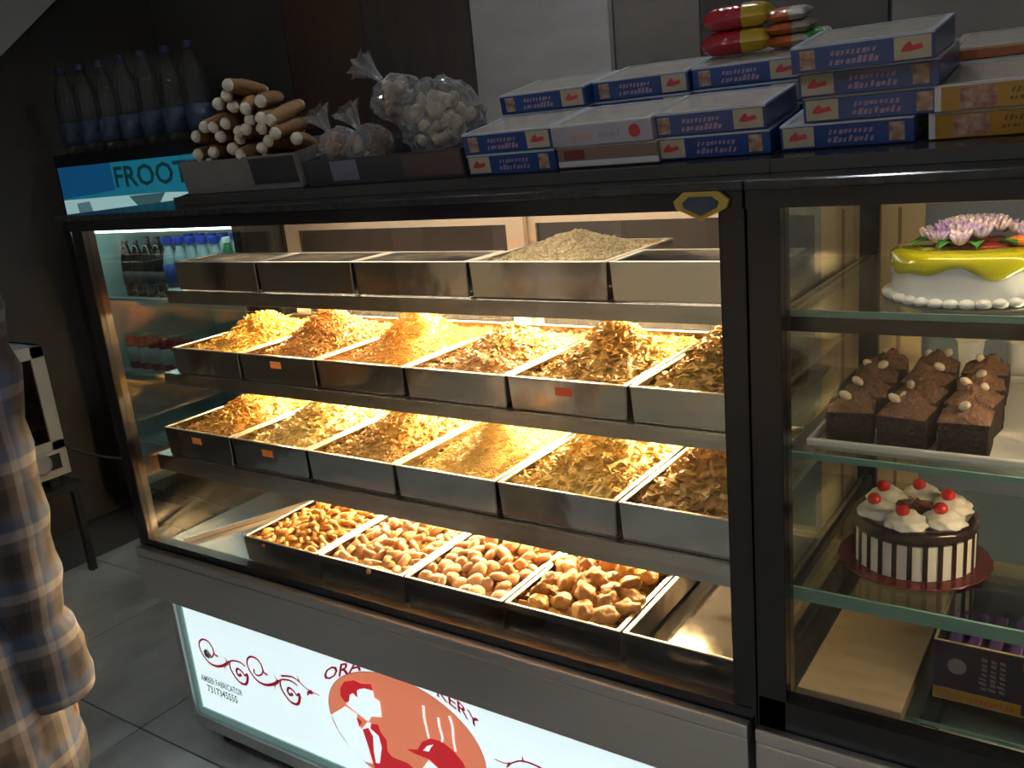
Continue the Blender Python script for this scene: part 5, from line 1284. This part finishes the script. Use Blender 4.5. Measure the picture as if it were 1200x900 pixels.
# ------------------------------------------------------------------ customer in a plaid shirt
def plaid():
    m = bpy.data.materials.new('plaid_cloth'); m.use_nodes = True; nt = m.node_tree; b = nt.nodes['Principled BSDF']
    b.inputs['Roughness'].default_value = 0.85
    tc = nt.nodes.new('ShaderNodeTexCoord'); sp = nt.nodes.new('ShaderNodeSeparateXYZ'); nt.links.new(tc.outputs['Object'], sp.inputs[0])
    def band(sock, period, cols, off=0.0):
        d = nt.nodes.new('ShaderNodeMath'); d.operation = 'MULTIPLY_ADD'; d.inputs[1].default_value = 1 / period; d.inputs[2].default_value = off; nt.links.new(sock, d.inputs[0])
        f = nt.nodes.new('ShaderNodeMath'); f.operation = 'FRACT'; nt.links.new(d.outputs[0], f.inputs[0])
        r = nt.nodes.new('ShaderNodeValToRGB'); r.color_ramp.interpolation = 'LINEAR'
        while len(r.color_ramp.elements) < len(cols): r.color_ramp.elements.new(0.5)
        for i, (p, c) in enumerate(cols): r.color_ramp.elements[i].position = p; r.color_ramp.elements[i].color = (*c, 1)
        nt.links.new(f.outputs[0], r.inputs[0]); return r.outputs[0]
    light = (0.24, 0.235, 0.27); dark = (0.022, 0.020, 0.024); blue = (0.055, 0.090, 0.19); mid = (0.078, 0.068, 0.076)
    seq = [(0.0, dark), (0.24, dark), (0.27, mid), (0.44, mid), (0.47, light), (0.60, light), (0.63, blue), (0.80, blue), (0.83, mid), (1.0, dark)]
    ad = nt.nodes.new('ShaderNodeMath'); ad.operation = 'ADD'; nt.links.new(sp.outputs['X'], ad.inputs[0]); nt.links.new(sp.outputs['Y'], ad.inputs[1])
    h = band(sp.outputs['Z'], 0.098, seq); v = band(ad.outputs[0], 0.090, seq, 0.2)
    mx = nt.nodes.new('ShaderNodeMix'); mx.data_type = 'RGBA'; mx.inputs['Factor'].default_value = 0.5
    nt.links.new(h, mx.inputs['A']); nt.links.new(v, mx.inputs['B']); nt.links.new(mx.outputs['Result'], b.inputs['Base Color'])
    n = nt.nodes.new('ShaderNodeTexNoise'); n.inputs['Scale'].default_value = 14; nt.links.new(tc.outputs['Object'], n.inputs['Vector'])
    bp = nt.nodes.new('ShaderNodeBump'); bp.inputs['Strength'].default_value = 0.5; bp.inputs['Distance'].default_value = 0.03
    nt.links.new(n.outputs['Fac'], bp.inputs['Height']); nt.links.new(bp.outputs[0], b.inputs['Normal'])
    return m

def skin_obj(name, joints, edges, mat, parent, root, levels=2):
    """joints: name -> (x, y, z, rx, ry)"""
    me = bpy.data.meshes.new(name); bm = bmesh.new(); lay = bm.verts.layers.skin.verify(); vs = {}
    for k, (x, y, z, rx, ry) in joints.items():
        v = bm.verts.new((x, y, z)); v[lay].radius = (rx, ry); v[lay].use_root = (k == root); vs[k] = v
    for a, b in edges: bm.edges.new((vs[a], vs[b]))
    bm.to_mesh(me); bm.free(); me.materials.append(mat)
    o = bpy.data.objects.new(name, me); COL.objects.link(o); o.parent = parent; ORG[o.name] = (0, 0, 0)
    sk = o.modifiers.new('skin', 'SKIN'); sk.use_smooth_shade = True
    sb = o.modifiers.new('smooth', 'SUBSURF'); sb.levels = levels; sb.render_levels = levels
    return o

def build_person():
    cx, cy = -1.470, -0.752
    t = thing('person', 'person in a loose plaid shirt standing with arm hanging beside the counter', 'person', (cx, cy, 0), (0, 0, 0.6184), local=True)
    skin = P('skin', (0.30, 0.17, 0.11), 0.5, sss=0.05); hair = P('hair', (0.012, 0.010, 0.009), 0.5, bump=0.6, bscale=120)
    J = {'pelvis': (0, 0, 0.93, 0.135, 0.10), 'waist': (0, 0, 1.06, 0.125, 0.095), 'chest': (0, 0.01, 1.28, 0.15, 0.105), 'upper': (0, 0, 1.375, 0.070, 0.055),
         'neck': (0, 0.005, 1.49, 0.050, 0.050), 'jaw': (0, 0.030, 1.555, 0.062, 0.068), 'skull': (0, 0.015, 1.635, 0.076, 0.090), 'crown': (0, 0.0, 1.700, 0.055, 0.065),
         'nose': (0, 0.115, 1.595, 0.013, 0.013), 'ear_a': (0.082, 0.005, 1.60, 0.012, 0.018), 'ear_b': (-0.082, 0.005, 1.60, 0.012, 0.018)}
    E_ = [('pelvis', 'waist'), ('waist', 'chest'), ('chest', 'upper'), ('upper', 'neck'), ('neck', 'jaw'), ('jaw', 'skull'), ('skull', 'crown'), ('jaw', 'nose'), ('skull', 'ear_a'), ('skull', 'ear_b')]
    for s, n in ((1, 'r'), (-1, 'l')):
        J['sh' + n] = (s * 0.165, 0, 1.375, 0.042, 0.042); J['el' + n] = (s * 0.203, -0.02, 1.105, 0.043, 0.043)
        J['wr' + n] = (s * 0.184, 0.03, 0.80, 0.028, 0.028); J['pa' + n] = (s * 0.184, 0.04, 0.725, 0.020, 0.040)
        E_ += [('upper', 'sh' + n), ('sh' + n, 'el' + n), ('el' + n, 'wr' + n), ('wr' + n, 'pa' + n)]
        for k, (dy, L) in enumerate(((0.030, 0.072), (0.010, 0.082), (-0.010, 0.076), (-0.028, 0.060))):
            y = 0.04 + dy
            J[f'f{k}a{n}'] = (s * 0.184, y, 0.695, 0.0095, 0.0095); J[f'f{k}b{n}'] = (s * 0.180, y + 0.004, 0.695 - L * 0.5, 0.009, 0.009); J[f'f{k}c{n}'] = (s * 0.170, y + 0.008, 0.695 - L, 0.007, 0.007)
            E_ += [('pa' + n, f'f{k}a{n}'), (f'f{k}a{n}', f'f{k}b{n}'), (f'f{k}b{n}', f'f{k}c{n}')]
        J['th1' + n] = (s * 0.172, 0.088, 0.725, 0.011, 0.011); J['th2' + n] = (s * 0.164, 0.105, 0.685, 0.009, 0.009)
        E_ += [('pa' + n, 'th1' + n), ('th1' + n, 'th2' + n)]
        J['hip' + n] = (s * 0.095, 0, 0.86, 0.088, 0.088); J['kn' + n] = (s * 0.10, 0.015, 0.49, 0.056, 0.056); J['an' + n] = (s * 0.10, -0.02, 0.10, 0.038, 0.038); J['to' + n] = (s * 0.115, 0.13, 0.045, 0.036, 0.030)
        E_ += [('pelvis', 'hip' + n), ('hip' + n, 'kn' + n), ('kn' + n, 'an' + n), ('an' + n, 'to' + n)]
    skin_obj('body', J, E_, skin, t, 'pelvis')
    mb = MB(); n = 40; vs = []
    prof = [(0.570, 0.186, 0.142), (0.575, 0.205, 0.158), (0.62, 0.206, 0.158), (0.70, 0.202, 0.154), (0.80, 0.193, 0.148), (0.90, 0.186, 0.142), (1.00, 0.176, 0.136), (1.08, 0.172, 0.134), (1.17, 0.178, 0.136), (1.27, 0.186, 0.136), (1.35, 0.182, 0.124), (1.405, 0.150, 0.106), (1.445, 0.110, 0.088), (1.475, 0.076, 0.076), (1.505, 0.068, 0.070)]
    for j, (z, rx, ry) in enumerate(prof):
        for i in range(n):
            a = 2 * PI * i / n
            k = 1 + (0.020 * math.sin(6 * a + z * 9) + 0.014 * math.sin(11 * a - z * 17) + 0.012 * math.sin(z * 60 + 3 * math.sin(2 * a))) * (1.0 if z < 1.3 else 0.4)
            vs.append((rx * k * math.cos(a), 0.006 + ry * k * math.sin(a), z + 0.006 * math.sin(3 * a) * (z < 0.65)))
    mb.add(vs, [(j * n + i, j * n + (i + 1) % n, (j + 1) * n + (i + 1) % n, (j + 1) * n + i) for j in range(len(prof) - 1) for i in range(n)])
    for s in (1, -1):
        ctl = [(0.10, 0, 1.425, 0.050), (0.150, 0, 1.408, 0.070), (0.188, -0.004, 1.36, 0.072), (0.204, -0.012, 1.25, 0.064), (0.206, -0.022, 1.11, 0.060), (0.200, -0.006, 0.97, 0.056), (0.186, 0.015, 0.87, 0.050), (0.186, 0.028, 0.785, 0.064), (0.184, 0.032, 0.735, 0.058), (0.184, 0.032, 0.733, 0.036)]
        pts = []; rad = []
        for i in range(len(ctl) - 1):
            for k in range(4):
                u = k / 4; q = [ctl[i][c] + (ctl[i + 1][c] - ctl[i][c]) * u for c in range(4)]
                pts.append((s * q[0], q[1], q[2])); rad.append(q[3] * (1 + 0.055 * math.sin(q[2] * 62) + 0.03 * math.sin(q[2] * 141 + 1)))
        pts.append((s * ctl[-1][0], ctl[-1][1], ctl[-1][2])); rad.append(ctl[-1][3])
        mb.tube(pts, rad, 20, cap=False)
    obj('plaid_shirt', mb, plaid(), t, smooth=True)
    T = {'waist': (0, 0, 0.95, 0.150, 0.112)}; ET = []
    for s, n in ((1, 'r'), (-1, 'l')):
        T['hip' + n] = (s * 0.098, 0, 0.84, 0.098, 0.100); T['kn' + n] = (s * 0.102, 0.012, 0.49, 0.072, 0.074); T['hem' + n] = (s * 0.10, -0.015, 0.09, 0.062, 0.066)
        ET += [('waist', 'hip' + n), ('hip' + n, 'kn' + n), ('kn' + n, 'hem' + n)]
    skin_obj('trousers', T, ET, P('dark_trousers', (0.03, 0.032, 0.04), 0.8), t, 'waist')
    hm = MB(); rng = random.Random(3)
    hm.blob((0, -0.012, 1.665), 0.092, 0.105, 0.080, 20, 14, 0.02, rng); hm.v = [(a, b, c if c > 1.61 or b < 0 else 1.61 + (c - 1.61) * 0.1) for a, b, c in hm.v]
    obj('hair', hm, hair, t, smooth=True)
    ew = P('eye_white', (0.7, 0.7, 0.68), 0.3)
    for s in (-1, 1):
        e = obj('eye', MB().blob((s * 0.032, 0.094, 1.622), 0.013, 0.010, 0.009, 12, 8), ew, t, smooth=True)
        obj('iris', MB().blob((s * 0.032, 0.1005, 1.622), 0.006, 0.005, 0.006, 10, 6), hair, e, smooth=True)
    obj('mouth', MB().blob((0, 0.094, 1.545), 0.024, 0.008, 0.007, 12, 8), P('lips', (0.25, 0.09, 0.08), 0.5), t, smooth=True)
    for s in (-1, 1):
        obj('shoe', MB().blob((s * 0.11, 0.06, 0.045), 0.052, 0.135, 0.044, 16, 10), BLACK_MATTE, t, smooth=True)
build_person()
